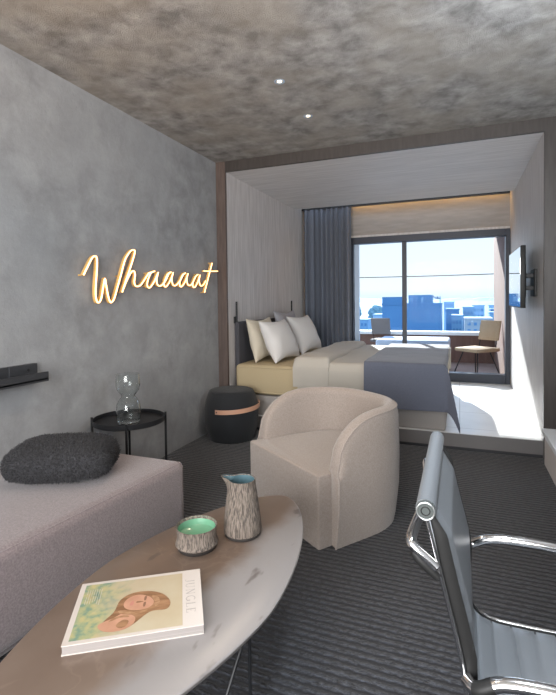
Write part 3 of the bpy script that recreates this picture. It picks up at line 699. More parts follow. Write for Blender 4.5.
# masthead: five-letter plus serif capitals, cap height along +u (towards the edge), reading towards -v
def serif_word():
    bm = NB(); Hc = 0.024; pen = 0.0
    def seg(x0, y0, x1, y1, wd):      # letter space: x along the word, y up the letter
        d = Vector((x1-x0, y1-y0, 0)); n_ = Vector((-d.y, d.x, 0)).normalized()*wd/2
        c = [Vector((x0, y0, 0))+n_, Vector((x1, y1, 0))+n_, Vector((x1, y1, 0))-n_, Vector((x0, y0, 0))-n_]
        quads.append(c)
    out_ = []
    def serif(x, y): seg(x-0.0030, y, x+0.0030, y, 0.0009)
    TK, TN = 0.0030, 0.0011
    def arc(cx, cy, rx, ry, a0, a1, wd, n=10):
        q = [(cx+rx*math.cos(math.radians(a0+(a1-a0)*i/n)), cy+ry*math.sin(math.radians(a0+(a1-a0)*i/n))) for i in range(n+1)]
        for a, b in zip(q, q[1:]): seg(a[0], a[1], b[0], b[1], wd)
    for ch, adv in (('J', 0.019), ('U', 0.029), ('N', 0.030), ('G', 0.029), ('L', 0.024), ('E', 0.022)):
        quads = []
        if ch == 'J': seg(0.010, Hc, 0.010, 0.004, TK); serif(0.010, Hc); arc(0.005, 0.004, 0.005, 0.005, 0, -150, TN)
        if ch == 'U': seg(0.004, Hc, 0.004, 0.008, TK); seg(0.019, Hc, 0.019, 0.008, TN); serif(0.004, Hc); serif(0.019, Hc); arc(0.0115, 0.008, 0.0075, 0.008, 180, 360, 0.0016)
        if ch == 'N': seg(0.004, 0, 0.004, Hc, TN); seg(0.020, 0, 0.020, Hc, TN); seg(0.004, Hc, 0.020, 0, TK); serif(0.004, 0); serif(0.004, Hc); serif(0.020, Hc)
        if ch == 'G': arc(0.0125, Hc/2, 0.0105, Hc/2, 50, 320, 0.0022, 16); seg(0.0205, 0.002, 0.0205, 0.010, TK); serif(0.0205, 0.010)
        if ch == 'L': seg(0.005, 0, 0.005, Hc, TK); serif(0.005, Hc); seg(0.002, 0.0005, 0.018, 0.0005, TN); seg(0.018, 0, 0.018, 0.005, TN)
        if ch == 'E': seg(0.005, 0, 0.005, Hc, TK); seg(0.002, 0.0005, 0.017, 0.0005, TN); seg(0.002, Hc-0.0005, 0.016, Hc-0.0005, TN); seg(0.005, Hc/2, 0.013, Hc/2, TN); seg(0.017, 0, 0.017, 0.005, TN); seg(0.016, Hc, 0.016, Hc-0.004, TN)
        for c in quads:
            top = []
            for q in c:
                wx, wy = q.x+pen, q.y
                top.append((0.297+wy*1.0, 0.203-wx*1.0))
            vb = [bm.verts.new((a, b, CZ)) for a, b in top]; vt = [bm.verts.new((a, b, CZ+0.0003)) for a, b in top]
            bm.faces.new(vt); bm.faces.new(vb[::-1])
            for i in range(4): bm.faces.new((vb[i], vb[(i+1) % 4], vt[(i+1) % 4], vt[i]))
        pen += adv
    return bm
obj('masthead_title', serif_word(), m_let, cov, smooth=False)
bm = NB()
for i in range(7):
    for j in range(2): box(bm, 0.024+i*0.0062, 0.0252+i*0.0062, 0.190-0.03*j-0.02*random.random(), 0.212-0.03*j, CZ+0.0006, CZ+0.0008)
obj('cover_small_print', bm, M['paper'], cov, smooth=False)

# ------------------------------------------------------------------ office chair
oc = thing('office_chair', 'grey leather office chair with chrome frame, back turned towards the sofa', 'office chair', (0.16, 1.084, 0))
ox, oy = 0.16, 1.084
prof = [(-0.057, 0.868), (-0.045, 0.815), (-0.027, 0.735), (-0.010, 0.665), (0.005, 0.595), (0.012, 0.535), (0.018, 0.480), (0.034, 0.428), (0.075, 0.405), (0.15, 0.402), (0.24, 0.404), (0.34, 0.410), (0.405, 0.408), (0.44, 0.392)]
ps = smooth_path([(a-ox, 0, c) for a, c in prof], 14)
YN, YF = 0.872-oy, 1.300-oy
S = [0.0]
for a, b in zip(ps, ps[1:]): S.append(S[-1]+(b-a).length)
def sling(i0, i1, name, pitch, amp):
    bm = NB(); th = 0.007; ny = 15; top = []; bot = []
    for i in range(i0, i1+1):
        t = (ps[min(i+1, len(ps)-1)]-ps[max(i-1, 0)]).normalized(); n_ = Vector((-t.z, 0, t.x))
        if n_.x < 0 and n_.z < 0: n_ = -n_
        n_ = Vector((-t.z, 0, t.x)); n_ = n_ if (n_.z > 0 or n_.x > 0) else -n_
        q = abs(math.sin(PI*S[i]/pitch)); pad = amp*(q**0.35); zz = ps[i].z; pf = 0.021*max(0.0, min(1, (0.862-zz)/0.06))*max(0.0, min(1, (zz-0.50)/0.15))
        r1, r2 = [], []
        for j in range(ny):
            v = j/(ny-1); y = YN+(YF-YN)*v; ed = min(1, min(v, 1-v)*26)**0.5
            r1.append(bm.verts.new(ps[i]+n_*(th*ed+pad*ed+pf*ed**0.5)+Vector((0, y, 0)))); r2.append(bm.verts.new(ps[i]-n_*(th*ed+pad*ed*0.6)+Vector((0, y, 0))))
        top.append(r1); bot.append(r2)
    for L in (top, bot):
        for a, b in zip(L, L[1:]):
            for j in range(ny-1): bm.faces.new((a[j], a[j+1], b[j+1], b[j]))
    for k in (0, -1):
        for j in range(ny-1): bm.faces.new((top[k][j], top[k][j+1], bot[k][j+1], bot[k][j]))
    for a in range(len(top)-1):
        for j in (0, -1): bm.faces.new((top[a][j], top[a+1][j], bot[a+1][j], bot[a][j]))
    return obj(name, bm, M['leather'], oc, angle=60)
ib = 14*7
back = sling(0, ib, 'backrest', 0.052, 0.0004)
seatm = sling(ib, len(ps)-1, 'seat', 0.050, 0.010)
for i in range(ib+2, len(ps)-3):
    k0, k1 = math.floor(S[i]/0.050), math.floor(S[i+1]/0.050)
    if k1 > k0:
        bm = NB(); tube(bm, [ps[i]+Vector((0, YN+0.012, 0.0085)), ps[i]+Vector((0, YF-0.012, 0.0085))], 0.0016, 6); obj('stitched_seam', bm, M['black_plastic'], seatm)
bm = NB(); tube(bm, [(-0.057-ox, 0.860-oy, 0.870), (-0.057-ox, 1.312-oy, 0.870)], 0.0180, 24); obj('back_roll', bm, M['leather'], back)
bm = NB(); tube(bm, [(0.445-ox, 0.860-oy, 0.386), (0.445-ox, 1.312-oy, 0.386)], 0.0205, 24); obj('seat_front_roll', bm, M['leather'], oc)
for y0, y1 in ((0.851, 0.861), (1.311, 1.321)):
    bm = NB(); tube(bm, [(-0.057-ox, y0-oy, 0.870), (-0.057-ox, y1-oy, 0.870)], 0.0172, 24)
    yy = (y0 if y0 < 1 else y1)-oy; dd = -0.0015 if y0 < 1 else 0.0015
    cap = obj('end_cap', bm, M['capgrey'], oc)
    for rr_, tt_ in ((0.0152, 0.0016), (0.0075, 0.0010)):
        bm = NB(); tube(bm, [(-0.057-ox+rr_*math.cos(2*PI*i/24), yy+dd*0.3, 0.870+rr_*math.sin(2*PI*i/24)) for i in range(24)], tt_, 8, closed=True)
        obj('cap_ring', bm, M['dullchrome'] if rr_ > 0.01 else M['black_plastic'], cap)
for yy in (0.860, 1.312):
    bm = NB(); tube(bm, [Vector((p.x, yy-oy, p.z)) for p in ps[3:]], 0.0045, 10, rz=0.0045); sr = obj('side_rail', bm, M['chrome'], oc)
    bm = NB(); yi = yy-oy+(0.0065 if yy < 1 else -0.0065)
    ip = []
    for q in range(3, len(ps)):
        p = ps[q]; fw = 0.011*max(0.0, min(1, (p.z-0.46)/0.15))*max(0.0, min(1, (0.868-p.z)/0.05))
        ip.append(Vector((p.x+fw, yi, p.z+fw*0.2-(0.004 if p.z < 0.47 else 0))))
    tube(bm, ip, [0.0065+0.75*(v.x-p.x) for v, p in zip(ip, ps[3:])], 8, rz=0.0035); obj('rail_insert', bm, M['black_plastic'], sr)
    # arm loop
    ya = yy-oy+(-0.024 if yy < 1 else 0.024)
    bm = NB(); ap = smooth_path([(0.012-ox, yy-oy, 0.575), (0.028-ox, ya, 0.582), (0.065-ox, ya, 0.601), (0.12-ox, ya, 0.609), (0.205-ox, ya, 0.609), (0.250-ox, ya, 0.602), (0.278-ox, ya, 0.570), (0.282-ox, ya, 0.50), (0.272-ox, ya, 0.44), (0.26-ox, yy-oy, 0.412)], 7)
    tube(bm, ap, 0.0122, 14); arm = obj('armrest', bm, M['chrome'], oc)
    if yy > 1: continue
    bm = NB(); tube(bm, ap[6:13], 0.0126, 14); obj('arm_sleeve', bm, M['black_plastic'], arm)
bm = NB()
zA = 0.795
half = [(-0.040, 0.858, 0.768), (-0.060, 0.857, 0.786), (-0.077, 0.858, 0.799), (-0.083, 0.866, 0.806), (-0.082, 0.90, 0.809), (-0.074, 1.0, 0.810)]
hp = [(a-ox, b-oy, c) for a, b, c in half]
tube(bm, smooth_path(hp + [(p[0], 2*(1.085-oy)-p[1], p[2]) for p in hp[::-1]], 6), 0.0100, 14)
br_ = obj('back_bracket', bm, M['chrome'], oc)
for yy in (0.857, 1.313):
    bm = NB(); tube(bm, [(-0.036-ox, yy-oy, 0.751), (-0.056-ox, yy-oy, 0.769), (-0.070-ox, yy-oy, 0.781), (-0.079-ox, yy-oy, 0.792)], [0.008, 0.0105, 0.0105, 0.008], 12)
    obj('bracket_clip', bm, M['black_plastic'], br_)
bm = NB(); box(bm, 0.10-ox, 0.30-ox, 0.868-oy, 1.304-oy, 0.372, 0.384, 0.003); box(bm, 0.13-ox, 0.27-ox, 1.02-oy, 1.15-oy, 0.33, 0.372, 0.01); obj('seat_spreader', bm, M['chrome'], oc)
bm = NB(); tube(bm, [(0.04, 0, 0.10), (0.04, 0, 0.22)], 0.026, 20); tube(bm, [(0.04, 0, 0.2), (0.04, 0, 0.34)], 0.016, 20); obj('gas_column', bm, M['chrome'], oc)
for k in range(5):
    a = 2*PI*k/5+0.4; c, s = math.cos(a), math.sin(a)
    bm = NB(); tube(bm, [(0.04+0.02*c, 0.02*s, 0.11), (0.04+0.15*c, 0.15*s, 0.093), (0.04+0.27*c, 0.27*s, 0.07)], [0.016, 0.014, 0.011], 12); lg = obj('base_leg', bm, M['chrome'], oc)
    bm = NB(); tube(bm, [(0.04+0.27*c-0.012*s, 0.27*s+0.012*c, 0.027), (0.04+0.27*c+0.012*s, 0.27*s-0.012*c, 0.027)], 0.026, 18); tube(bm, [(0.04+0.27*c, 0.27*s, 0.04), (0.04+0.27*c, 0.27*s, 0.07)], 0.006, 8); obj('caster', bm, M['black_plastic'], lg)

# ------------------------------------------------------------------ desk
dk = thing('desk', 'pale grey desk against the right wall with a drawer under its top', 'desk', (0.63, 0.6, 0))
obj('desk_top', box(NB(), -0.335, 0.315, -1.3, 1.42, 0.722, 0.742, 0.002), M['desk'], dk, smooth=False)
dr = obj('drawer_box', box(NB(), -0.325, 0.315, 0.55, 1.42, 0.60, 0.704, 0.003), M['deskbody'], dk, smooth=False)
obj('shadow_gap', box(NB(), -0.30, 0.31, 0.56, 1.40, 0.704, 0.722), M['kick'], dk, smooth=False)
obj('side_panel', box(NB(), 0.15, 0.315, 1.39, 1.41, 0.0, 0.60, 0.002), M['deskbody'], dk, smooth=False)
obj('side_panel', box(NB(), -0.30, 0.315, -1.29, -1.26, 0.0, 0.722, 0.002), M['deskbody'], dk, smooth=False)

# ------------------------------------------------------------------ bed
BX0, BX1, BY0, BY1 = -2.06, -0.115, 4.055, 5.80
bed = thing('bed', 'wide double bed on the raised platform behind the portal', 'bed', (-1.1, 4.93, PZ))
bo_ = Vector((-1.1, 4.93, PZ))
def wb(x0, x1, y0, y1, z0, z1, bev=0.0, seg=3): return box(NB(), x0-bo_.x, x1-bo_.x, y0-bo_.y, y1-bo_.y, z0-PZ, z1-PZ, bev, seg)
obj('bed_base', wb(BX0+0.01, BX1+0.005, BY0+0.005, BY1, PZ, 0.33, 0.012), M['bedbase'], bed)
mt = obj('mattress', wb(BX0, BX1, BY0, BY1, 0.335, 0.625, 0.04, 4), M['mattress'], bed)
bm = NB(); tube(bm, [(BX0+0.03-bo_.x, BY0-bo_.y, 0.60-PZ), (BX1-0.03-bo_.x, BY0-bo_.y, 0.60-PZ)], 0.005, 8); obj('mattress_piping', bm, M['mattress'], mt); bm = NB(); tube(bm, [(BX0+0.03-bo_.x, BY0-bo_.y, 0.36-PZ), (BX1-0.03-bo_.x, BY0-bo_.y, 0.36-PZ)], 0.005, 8); obj('mattress_piping', bm, M['mattress'], mt)
obj('headboard', wb(-2.112, -2.064, 4.16, 5.85, PZ, 1.035, 0.012), M['headboard'], bed)

def drape(y0, y1, zt, x0, x1, zf, off, th, nx=60, foot=None, puff=0.0, seed=0, zback=None, wr=0.006):
    """bed cloth: front drop, top, back drop across y; runs along x"""
    bm = NB()
    zback = zback if zback is not None else zf
    r = 0.05
    sec = [(y0-off, zf), (y0-off-0.004, zf+(zt-zf)*0.35), (y0-off-0.002, zf+(zt-zf)*0.7), (y0-off, zt-r)]
    for k in range(1, 6):
        a = PI/2*k/5; sec.append((y0-off+r*(1-math.cos(a)), zt-r+r*math.sin(a)))
    for k in range(1, 16): sec.append((y0+r+(y1-y0-2*r)*k/16, zt))
    for k in range(0, 6):
        a = PI/2*k/5; sec.append((y1+off-r+r*math.sin(a), zt-r+r*math.cos(a)))
    sec.append((y1+off, zback))
    def f(u, v, out_):
        j = v*(len(sec)-1); a = int(min(j, len(sec)-2)); t = j-a
        y = sec[a][0]*(1-t)+sec[a+1][0]*t; z = sec[a][1]*(1-t)+sec[a+1][1]*t
        x = x0+(x1-x0)*u
        nz = noise.noise(Vector((x*2.6+seed, y*2.6, z*2.2)))+0.5*noise.noise(Vector((x*6+seed, y*6, z*4)))
        up = 1.0 if z > zt-0.03 else 0.0
        dz = up*(puff*min(1, min(u, 1-u)*8)**0.5*(0.7+0.5*nz) + wr*nz)
        dy = (0 if up else -1)*(wr*1.3*(nz+0.7*math.sin(x*21+seed))*min(1, (zt-z)/0.2)) if v < 0.3 else 0
        return (x, y+dy - (out_*th if (not up and v < 0.5) else 0) + (out_*th if (not up and v > 0.5) else 0), z+dz+(out_*th if up else 0))
    nv = 70
    g1 = grid(bm, lambda u, v: f(u, v, 1), nx, nv); g0 = grid(bm, lambda u, v: f(u, v, 0), nx, nv)
    for i in range(nx-1):
        for j in (0, nv-1): bm.faces.new((g1[i][j], g1[i+1][j], g0[i+1][j], g0[i][j]))
    for j in range(nv-1):
        for i in (0, nx-1): bm.faces.new((g1[i][j], g1[i][j+1], g0[i][j+1], g0[i][j]))
    return bm
dv = thing('duvet', 'white duvet spread over the bed beneath the blue grey blanket', 'duvet', (-0.8, 4.9, 0.64))
def shift(bm, v): bmesh.ops.translate(bm, verts=bm.verts, vec=-Vector(v)); return bm
bm = drape(BY0, BY1, 0.645, -1.40, BX1+0.02, 0.415, 0.014, 0.02, puff=0.02, seed=3)
obj('duvet_body', shift(bm, (-0.8, 4.9, 0.64)), M['duvet'], dv, angle=70)
bm = drape(BY0, BY1, 0.672, -1.44, -1.10, 0.445, 0.02, 0.025, nx=24, puff=0.03, seed=9)
obj('turned_down_band', shift(bm, (-0.8, 4.9, 0.64)), M['duvet'], dv, angle=70)

# blanket: cloth across the foot of the bed with a hanging corner
bm = NB()
yf, xf, zt = BY0-0.052, BX1+0.045, 0.708
SF, TL = 0.42, 0.66
def blanket(u, v, o):
    t = u*(TL+0.40); s = -SF+v*(SF+1.72)
    lim = TL+0.36-0.34*max(0, min(1, (s+0.05)/0.9))
    t = u*lim
    ds, dt = max(0, -s), max(0, t-TL)
    x = -0.775+min(t, TL)+0.0; y = yf+max(0, s)
    nz = noise.noise(Vector((t*3+5, s*3, 0)))+0.5*noise.noise(Vector((t*7, s*7, 2)))
    d = math.hypot(ds, dt); m = min(ds, dt)
    rr = 0.05
    def bend(q): return (rr*(1-math.exp(-q/rr)) if q < 9 else rr)
    z = zt - (d - (rr*(1-math.exp(-d/rr)))*0.55 if d > 0 else 0)
    y = y - (0.018*(1-math.exp(-ds/0.03)) if ds else 0) - 0.28*m
    x = x + (0.018*(1-math.exp(-dt/0.03)) if dt else 0) + 0.28*m
    if ds == 0 and dt == 0: z += 0.006*nz
    elif ds > 0 and dt == 0: y -= 0.012*(0.5+0.5*math.sin(t*17+1.0))*min(1, ds/0.25)
    if o: 
        if d == 0: z -= 0.008
        else:
            if ds > 0: y += 0.007
            if dt > 0: x -= 0.007
            z -= 0.008*math.exp(-d/0.03)
    return Vector((max(-9, x), y, z))
n1, n2 = 60, 84
g1 = grid(bm, lambda u, v: blanket(u, v, 0), n1, n2); g0 = grid(bm, lambda u, v: blanket(u, v, 1), n1, n2)
for i in range(n1-1):
    for j in (0, n2-1): bm.faces.new((g1[i][j], g1[i+1][j], g0[i+1][j], g0[i][j]))
for j in range(n2-1):
    for i in (0, n1-1): bm.faces.new((g1[i][j], g1[i][j+1], g0[i][j+1], g0[i][j]))
bl = obj('blanket', shift(bm, (-0.45, 4.9, 0.7)), M['throw'], None, (-0.45, 4.9, 0.7), angle=80)
tag(bl, 'slate blue blanket across the foot of the bed with one corner hanging down', 'blanket')

# pillows
def pillow(label, loc, tilt, yawz, a, b, T, m, seed):
    o = obj('bed_pillow', pillow_mesh(a, b, T, wr=0.012, seed=seed, pinch=0.16, p=0.45), m, None, angle=80)
    o.rotation_euler = Matrix.Rotation(yawz, 3, 'Z').__matmul__(Matrix.Rotation(tilt, 3, 'Y')).to_euler()
    o.location = loc
    tag(o, label, 'pillow', 'pillows on the bed'); return o
# local x = up the pillow, local y = its width
pillow('cream pillow leaning on the headboard, behind the front white pillow nearest the pouf', (-1.93, 4.46, 0.848), math.radians(-103), 0.0, 0.225, 0.31, 0.075, M['beige_linen'], 1)
pillow('white pillow in front of the cream pillow, nearest the pouf', (-1.735, 4.46, 0.838), math.radians(-114), -0.06, 0.225, 0.31, 0.105, M['linen'], 4)
pillow('grey crumpled pillow against the headboard on the window side of the bed', (-1.93, 5.24, 0.882), math.radians(-103), 0.0, 0.25, 0.34, 0.075, mat('grey_linen', (0.36, 0.36, 0.39), 0.85, bump=0.2, bump_scale=12), 7)
pillow('white pillow farthest from the pouf, in front of the grey pillow', (-1.715, 5.22, 0.848), math.radians(-114), -0.05, 0.235, 0.33, 0.105, M['linen'], 11)

# reading lights on the panelled wall
def reading_light(y, label):
    t = thing('reading_light', label, 'wall light', (BXL, y, 1.04), 0, 'reading lights at the bed head')
    bm = NB(); tube(bm, [(0.025, 0, -0.02), (0.025, 0, 0.20)], 0.010, 12); obj('light_rod', bm, M['black_metal'], t)
    bm = NB(); box(bm, 0.0, 0.016, -0.02, 0.02, -0.02, 0.05, 0.003); obj('wall_plate', bm, M['black_metal'], t, smooth=False)
reading_light(4.175, 'slim black reading light rod beside the portal post')
reading_light(5.815, 'slim black reading light rod beside the curtain')

# ------------------------------------------------------------------ curtain
bm = NB(); n = 180
def cur(u, v, o):
    x = -2.095+0.70*u
    ph = u*2*PI*9.5
    y = 6.36 + 0.035*math.sin(ph+0.5*math.sin(ph*0.37)+0.25*v) + 0.012*math.sin(ph*2.1+2) 
    return (x+0.008*math.cos(ph*0.9), y+(0.004 if o else 0), 2.53-(2.53-0.155)*v)
g1 = grid(bm, lambda u, v: cur(u, v, 0), n, 12); g0 = grid(bm, lambda u, v: cur(u, v, 1), n, 12)
for i in range(n-1):
    for j in (0, 11): bm.faces.new((g1[i][j], g1[i+1][j], g0[i+1][j], g0[i][j]))
for j in range(11):
    for i in (0, n-1): bm.faces.new((g1[i][j], g1[i][j+1], g0[i][j+1], g0[i][j]))
ctn = thing('curtain', 'dark blue grey pleated curtain drawn to one side of the balcony window', 'curtain', (-1.75, 6.36, PZ))
obj('cloth', shift(bm, (-1.75, 6.36, PZ)), M['curtain'], ctn, angle=80)
obj('curtain_track', box(NB(), -0.36, 2.33, -0.02, 0.02, 2.53-PZ, 2.75-PZ), M['black_metal'], ctn, smooth=False)

# ------------------------------------------------------------------ television
tv = thing('television', 'flat television on a black wall bracket reflecting the window', 'television', (0.47, 4.665, 1.415))
obj('housing', box(NB(), -0.008, 0.030, -0.455, 0.455, -0.255, 0.255, 0.005), M['black_plastic'], tv)
obj('screen', box(NB(), -0.0105, -0.008, -0.447, 0.447, -0.245, 0.247), M['blackscreen'], tv, smooth=False)
bm = NB(); box(bm, 0.030, 0.052, -0.30, 0.20, -0.17, 0.12, 0.01); obj('rear_cover', bm, M['black_plastic'], tv)
bm = NB(); box(bm, 0.112, 0.13, -0.30, -0.06, -0.16, 0.07, 0.003); wp = obj('wall_plate', bm, M['black_metal'], tv, smooth=False)
for z in (-0.105, 0.0): obj('bracket_arm', box(NB(), 0.05, 0.115, -0.24, -0.12, z, z+0.035, 0.004), M['black_metal'], tv, smooth=False)

# ------------------------------------------------------------------ balcony
M['tile'] = mat('terracotta_pink_decking', (0.24, 0.17, 0.14), 0.7, col2=(0.30, 0.22, 0.19), noise_scale=6, stretch=(1, 10, 1))
M['brownclad'] = mat('brown_cladding', (0.15, 0.082, 0.062), 0.9, col2=(0.18, 0.105, 0.082), noise_scale=4, stretch=(4, 4, 1))
M['white_out'] = mat('white_render', (0.75, 0.78, 0.80), 0.6)
M['wicker'] = mat('pale_cane', (0.40, 0.28, 0.17), 0.8, col2=(0.47, 0.34, 0.22), noise_scale=60)
struct('floor_balcony', box(NB(), -3.2, 0.9, YW+0.12, 9.0, -0.06, 0.10), M['tile'])
struct('wall_balcony_right', box(NB(), 0.565, 0.80, YW+0.13, 9.0, 0.10, 2.28), M['brownclad'])
struct('ceiling_balcony', box(NB(), -3.2, 0.9, YW+0.12, 8.5, 2.28, 2.45), M['white_out'])
bm = NB(); box(bm, -3.2, 0.565, 8.78, 8.98, 0.10, 0.585); par = struct('wall_balcony_parapet', bm, M['brownclad'])
obj('parapet_coping', box(NB(), -3.2, 0.565, 8.74, 9.02, 0.585, 0.645, 0.005), M['white_out'], par, smooth=False)
def wire_chair(label, loc, rz, m):
    t = thing('balcony_chair', label, 'outdoor chair', loc, rz, 'chairs on the balcony')
    obj('seat', prism(NB(), [(-0.22, -0.22), (0.22, -0.20), (0.22, 0.20), (-0.22, 0.22)], 0.385, 0.435, 0.015), m, t)
    bm = NB(); box(bm, -0.012, 0.012, -0.17, 0.17, 0.0, 0.29, 0.008); bmesh.ops.rotate(bm, verts=bm.verts, cent=(0, 0, 0), matrix=Matrix.Rotation(math.radians(-12), 3, 'Y')); bmesh.ops.translate(bm, verts=bm.verts, vec=(-0.245, 0, 0.53)); bk = obj('backrest', bm, m, t)
    for s in (-1, 1): obj('back_post', tube(NB(), [(-0.22, 0.14*s, 0.40), (-0.26, 0.14*s, 0.60)], 0.007, 8), M['black_metal'], bk)
    for sx in (-1, 1):
        for sy in (-1, 1):
            bm = NB(); tube(bm, [(0.12*sx, 0.12*sy, 0.39), (0.24*sx, 0.22*sy, 0.0)], 0.008, 8); obj('leg', bm, M['black_metal'], t)
    return t
ch1 = wire_chair('pale cane balcony chair beside the brown cladding, angled to the window', (0.225, 7.17, 0.10), math.radians(228), M['wicker'])
ch2 = wire_chair('greyish balcony chair standing in front of the parapet near the curtain', (-1.235, 8.42, 0.10), math.radians(80), mat('grey_cane', (0.16, 0.15, 0.15), 0.8))
dbd = thing('outdoor_daybed', 'pale blue white cushioned daybed on the balcony outside the window', 'outdoor daybed', (-0.68, 7.62, 0.10))
obj('frame', box(NB(), -0.53, 0.53, -0.40, 0.40, 0.05, 0.24, 0.01), M['white_out'], dbd, smooth=False)
obj('cushion', box(NB(), -0.54, 0.54, -0.41, 0.41, 0.24, 0.515, 0.04, 4), mat('pale_blue_canvas', (0.42, 0.52, 0.68), 0.8), dbd)
for sx in (-0.46, 0.46):
    for sy in (-0.34, 0.34): obj('leg', box(NB(), sx-0.03, sx+0.03, sy-0.03, sy+0.03, 0, 0.06), M['black_metal'], dbd, smooth=False)
bm = NB(); tube(bm, [(-4.5+0.3*i, 9.4, 1.685-0.0022*(i-10)+0.00030*(i-10)**2) for i in range(24)], 0.008, 8)
cb = obj('cable', shift(bm, (-1.2, 9.4, 1.68)), M['black_plastic'], None, (-1.2, 9.4, 1.68)); tag(cb, 'thin dark overhead cable crossing the sky beyond the balcony', 'cable')

# ------------------------------------------------------------------ the town beyond, distance haze put into its blue colours
M['haze_block'] = mat('haze_blue_render', (0.045, 0.14, 0.28), 0.8, col2=(0.055, 0.16, 0.31), noise_scale=0.1)
M['haze_dark'] = mat('haze_blue_window', (0.07, 0.18, 0.33), 0.4, spec=0.2)
M['haze_pale'] = mat('haze_pale_blue_render', (0.19, 0.33, 0.48), 0.8)
M['haze_teal'] = mat('haze_teal_render', (0.13, 0.27, 0.42), 0.8)
M['tan_block'] = mat('haze_tan_render', (0.22, 0.28, 0.33), 0.8)
M['hill'] = mat('haze_blue_hillside', (0.09, 0.22, 0.36), 0.9, col2=(0.14, 0.30, 0.46), noise_scale=0.01, detail=6)
M['land'] = mat('haze_blue_ground', (0.07, 0.14, 0.22), 0.9, col2=(0.10, 0.19, 0.29), noise_scale=0.05)
M['tree'] = mat('haze_blue_leaves', (0.07, 0.17, 0.24), 0.9, col2=(0.13, 0.26, 0.33), noise_scale=1.5)
bm = NB(); box(bm, -3000, 3000, 9.5, 5000, -26, -25); struct('ground', bm, M['land'])
def ridge(name, y, base, amp, seed, dep):
    bm = NB()
    def f(u, v):
        x = -2600+5200*u
        hgt = base+amp*(noise.noise(Vector((x*0.0021+seed, 0, 0)))+0.5*noise.noise(Vector((x*0.007+seed, 3, 0)))+0.2*noise.noise(Vector((x*0.02, 7, seed))))
        return (x, y+dep*(v-0.5), -26+(hgt+26)*math.sin(PI*v))
    grid(bm, f, 160, 9)
    struct(name, bm, M['hill'], smooth=True)
ridge('hills', 2300, -16, 16, 2.0, 600)
ridge('hills_far', 3600, -2, 26, 5.0, 600)

def building(label, x0, x1, y, ztop, dep, m, wins, extra=None, group=None, parapet=True):
    t = thing('building', label, 'building', ((x0+x1)/2, y, -25), 0, group); cxx = (x0+x1)/2
    obj('wall_block', box(NB(), x0-cxx, x1-cxx, 0, dep, 0, ztop+25), m, t, smooth=False)
    if parapet: obj('roof_parapet', box(NB(), x0-cxx-0.15, x1-cxx+0.15, -0.15, dep+0.15, ztop+25, ztop+25.5), m, t, smooth=False)
    for (a, b, z0, z1) in wins: obj('window', box(NB(), a-cxx, b-cxx, -0.12, 0.1, z0+25, z1+25), M['haze_dark'], t, smooth=False)
    return t
tb = building('large haze blue block with a penthouse behind the window mullion', -23.1, -5.3, 150, -0.75, 14, M['haze_block'],
              [(-9.6, -8.4, -5.6, -2.6), (-21.5, -16, -8.6, -7.9), (-21.5, -16, -10.2, -9.5)])
cxx = (-23.1-5.3)/2
obj('upper_block', box(NB(), -23.1-cxx, -16.6-cxx, 0.1, 10, 24, 26.8), M['haze_block'], tb, smooth=False)
pn = obj('penthouse', box(NB(), -15.0-cxx, -8.0-cxx, 1, 9, 24, 27.3), M['haze_block'], tb, smooth=False)
for a in (-14.4, -11.2): obj('penthouse_window', box(NB(), a-cxx, a+0.6-cxx, 0.9, 1.1, 25.0, 26.4), M['haze_pale'], pn, smooth=False)
bm = NB(); tube(bm, [(-8.0-cxx, 5, 26.9), (-6.9-cxx, 5, 26.2), (-5.6-cxx, 5, 26.2)], 0.18, 6); tube(bm, [(-5.7-cxx, 5, 24.5), (-5.7-cxx, 5, 26.9)], 0.12, 6); tube(bm, [(-6.5-cxx, 5, 26.2), (-6.5-cxx, 5, 26.8)], 0.25, 6); obj('roof_antenna', bm, M['haze_dark'], tb)
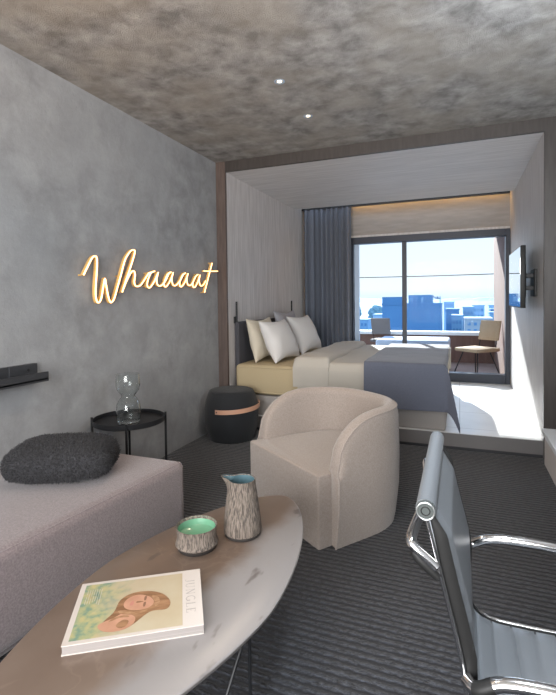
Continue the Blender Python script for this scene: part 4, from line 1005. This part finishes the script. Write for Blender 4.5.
def wgrid(x0, x1, z0, z1, nx, nz): return [(x0+(x1-x0)*(i+0.25)/nx, x0+(x1-x0)*(i+0.75)/nx, z0+(z1-z0)*(j+0.3)/nz, z0+(z1-z0)*(j+0.75)/nz) for i in range(nx) for j in range(nz)]
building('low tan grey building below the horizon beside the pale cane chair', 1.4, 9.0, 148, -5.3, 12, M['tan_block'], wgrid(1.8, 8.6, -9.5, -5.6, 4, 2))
random.seed(11)
G = 'distant town houses'; LB = 'small haze blue town house among the roofs beyond the balcony parapet'
for x0, wd, y, zt, mm in ((-4.6, 4.5, 180, -3.2, 'haze_block'), (1.2, 4, 190, -2.7, 'haze_teal'), (5.6, 5, 230, -2.6, 'haze_pale'), (-2.5, 3.5, 165, -5.0, 'haze_teal'),
                          (11.5, 6, 200, -3.8, 'haze_block'), (-9, 6, 300, -1.5, 'haze_pale'), (9.5, 3, 172, -4.2, 'haze_teal'), (14, 7, 260, -3.0, 'haze_pale'),
                          (-33, 6, 190, -5.5, 'haze_pale'), (-42, 5, 200, -8.0, 'haze_teal'), (-30, 4, 170, -8.5, 'tan_block'), (-58, 8, 230, -5, 'haze_block'), (22, 8, 210, -4, 'haze_teal')):
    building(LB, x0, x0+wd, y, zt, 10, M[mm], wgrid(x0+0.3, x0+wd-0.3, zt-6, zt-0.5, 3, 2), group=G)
def tree(loc, r, seed):
    t = thing('tree', 'rounded haze blue tree rising at the left of the haze blue block', 'tree', loc, 0, 'trees beyond the balcony')
    bm = NB(); bmesh.ops.create_icosphere(bm, subdivisions=4, radius=r)
    for v in bm.verts:
        n_ = v.co.normalized(); v.co += n_*r*0.35*(noise.noise(n_*2.6+Vector((seed, 0, 0)))+0.6*noise.noise(n_*7+Vector((seed, 0, 0))))
        v.co.z += r*3.2
    obj('crown', bm, M['tree'], t)
    bm = NB(); tube(bm, [(0, 0, 0), (0, 0, r*3)], r*0.12, 8); obj('trunk', bm, M['darkclay'], t)
for i, (x, y, r) in enumerate(((-45, 275, 5.2), (-31, 262, 4.7), (-62, 280, 5.6), (-78, 285, 5.8), (-96, 290, 6.0))): tree((x, y, -25), r, i*3.1)
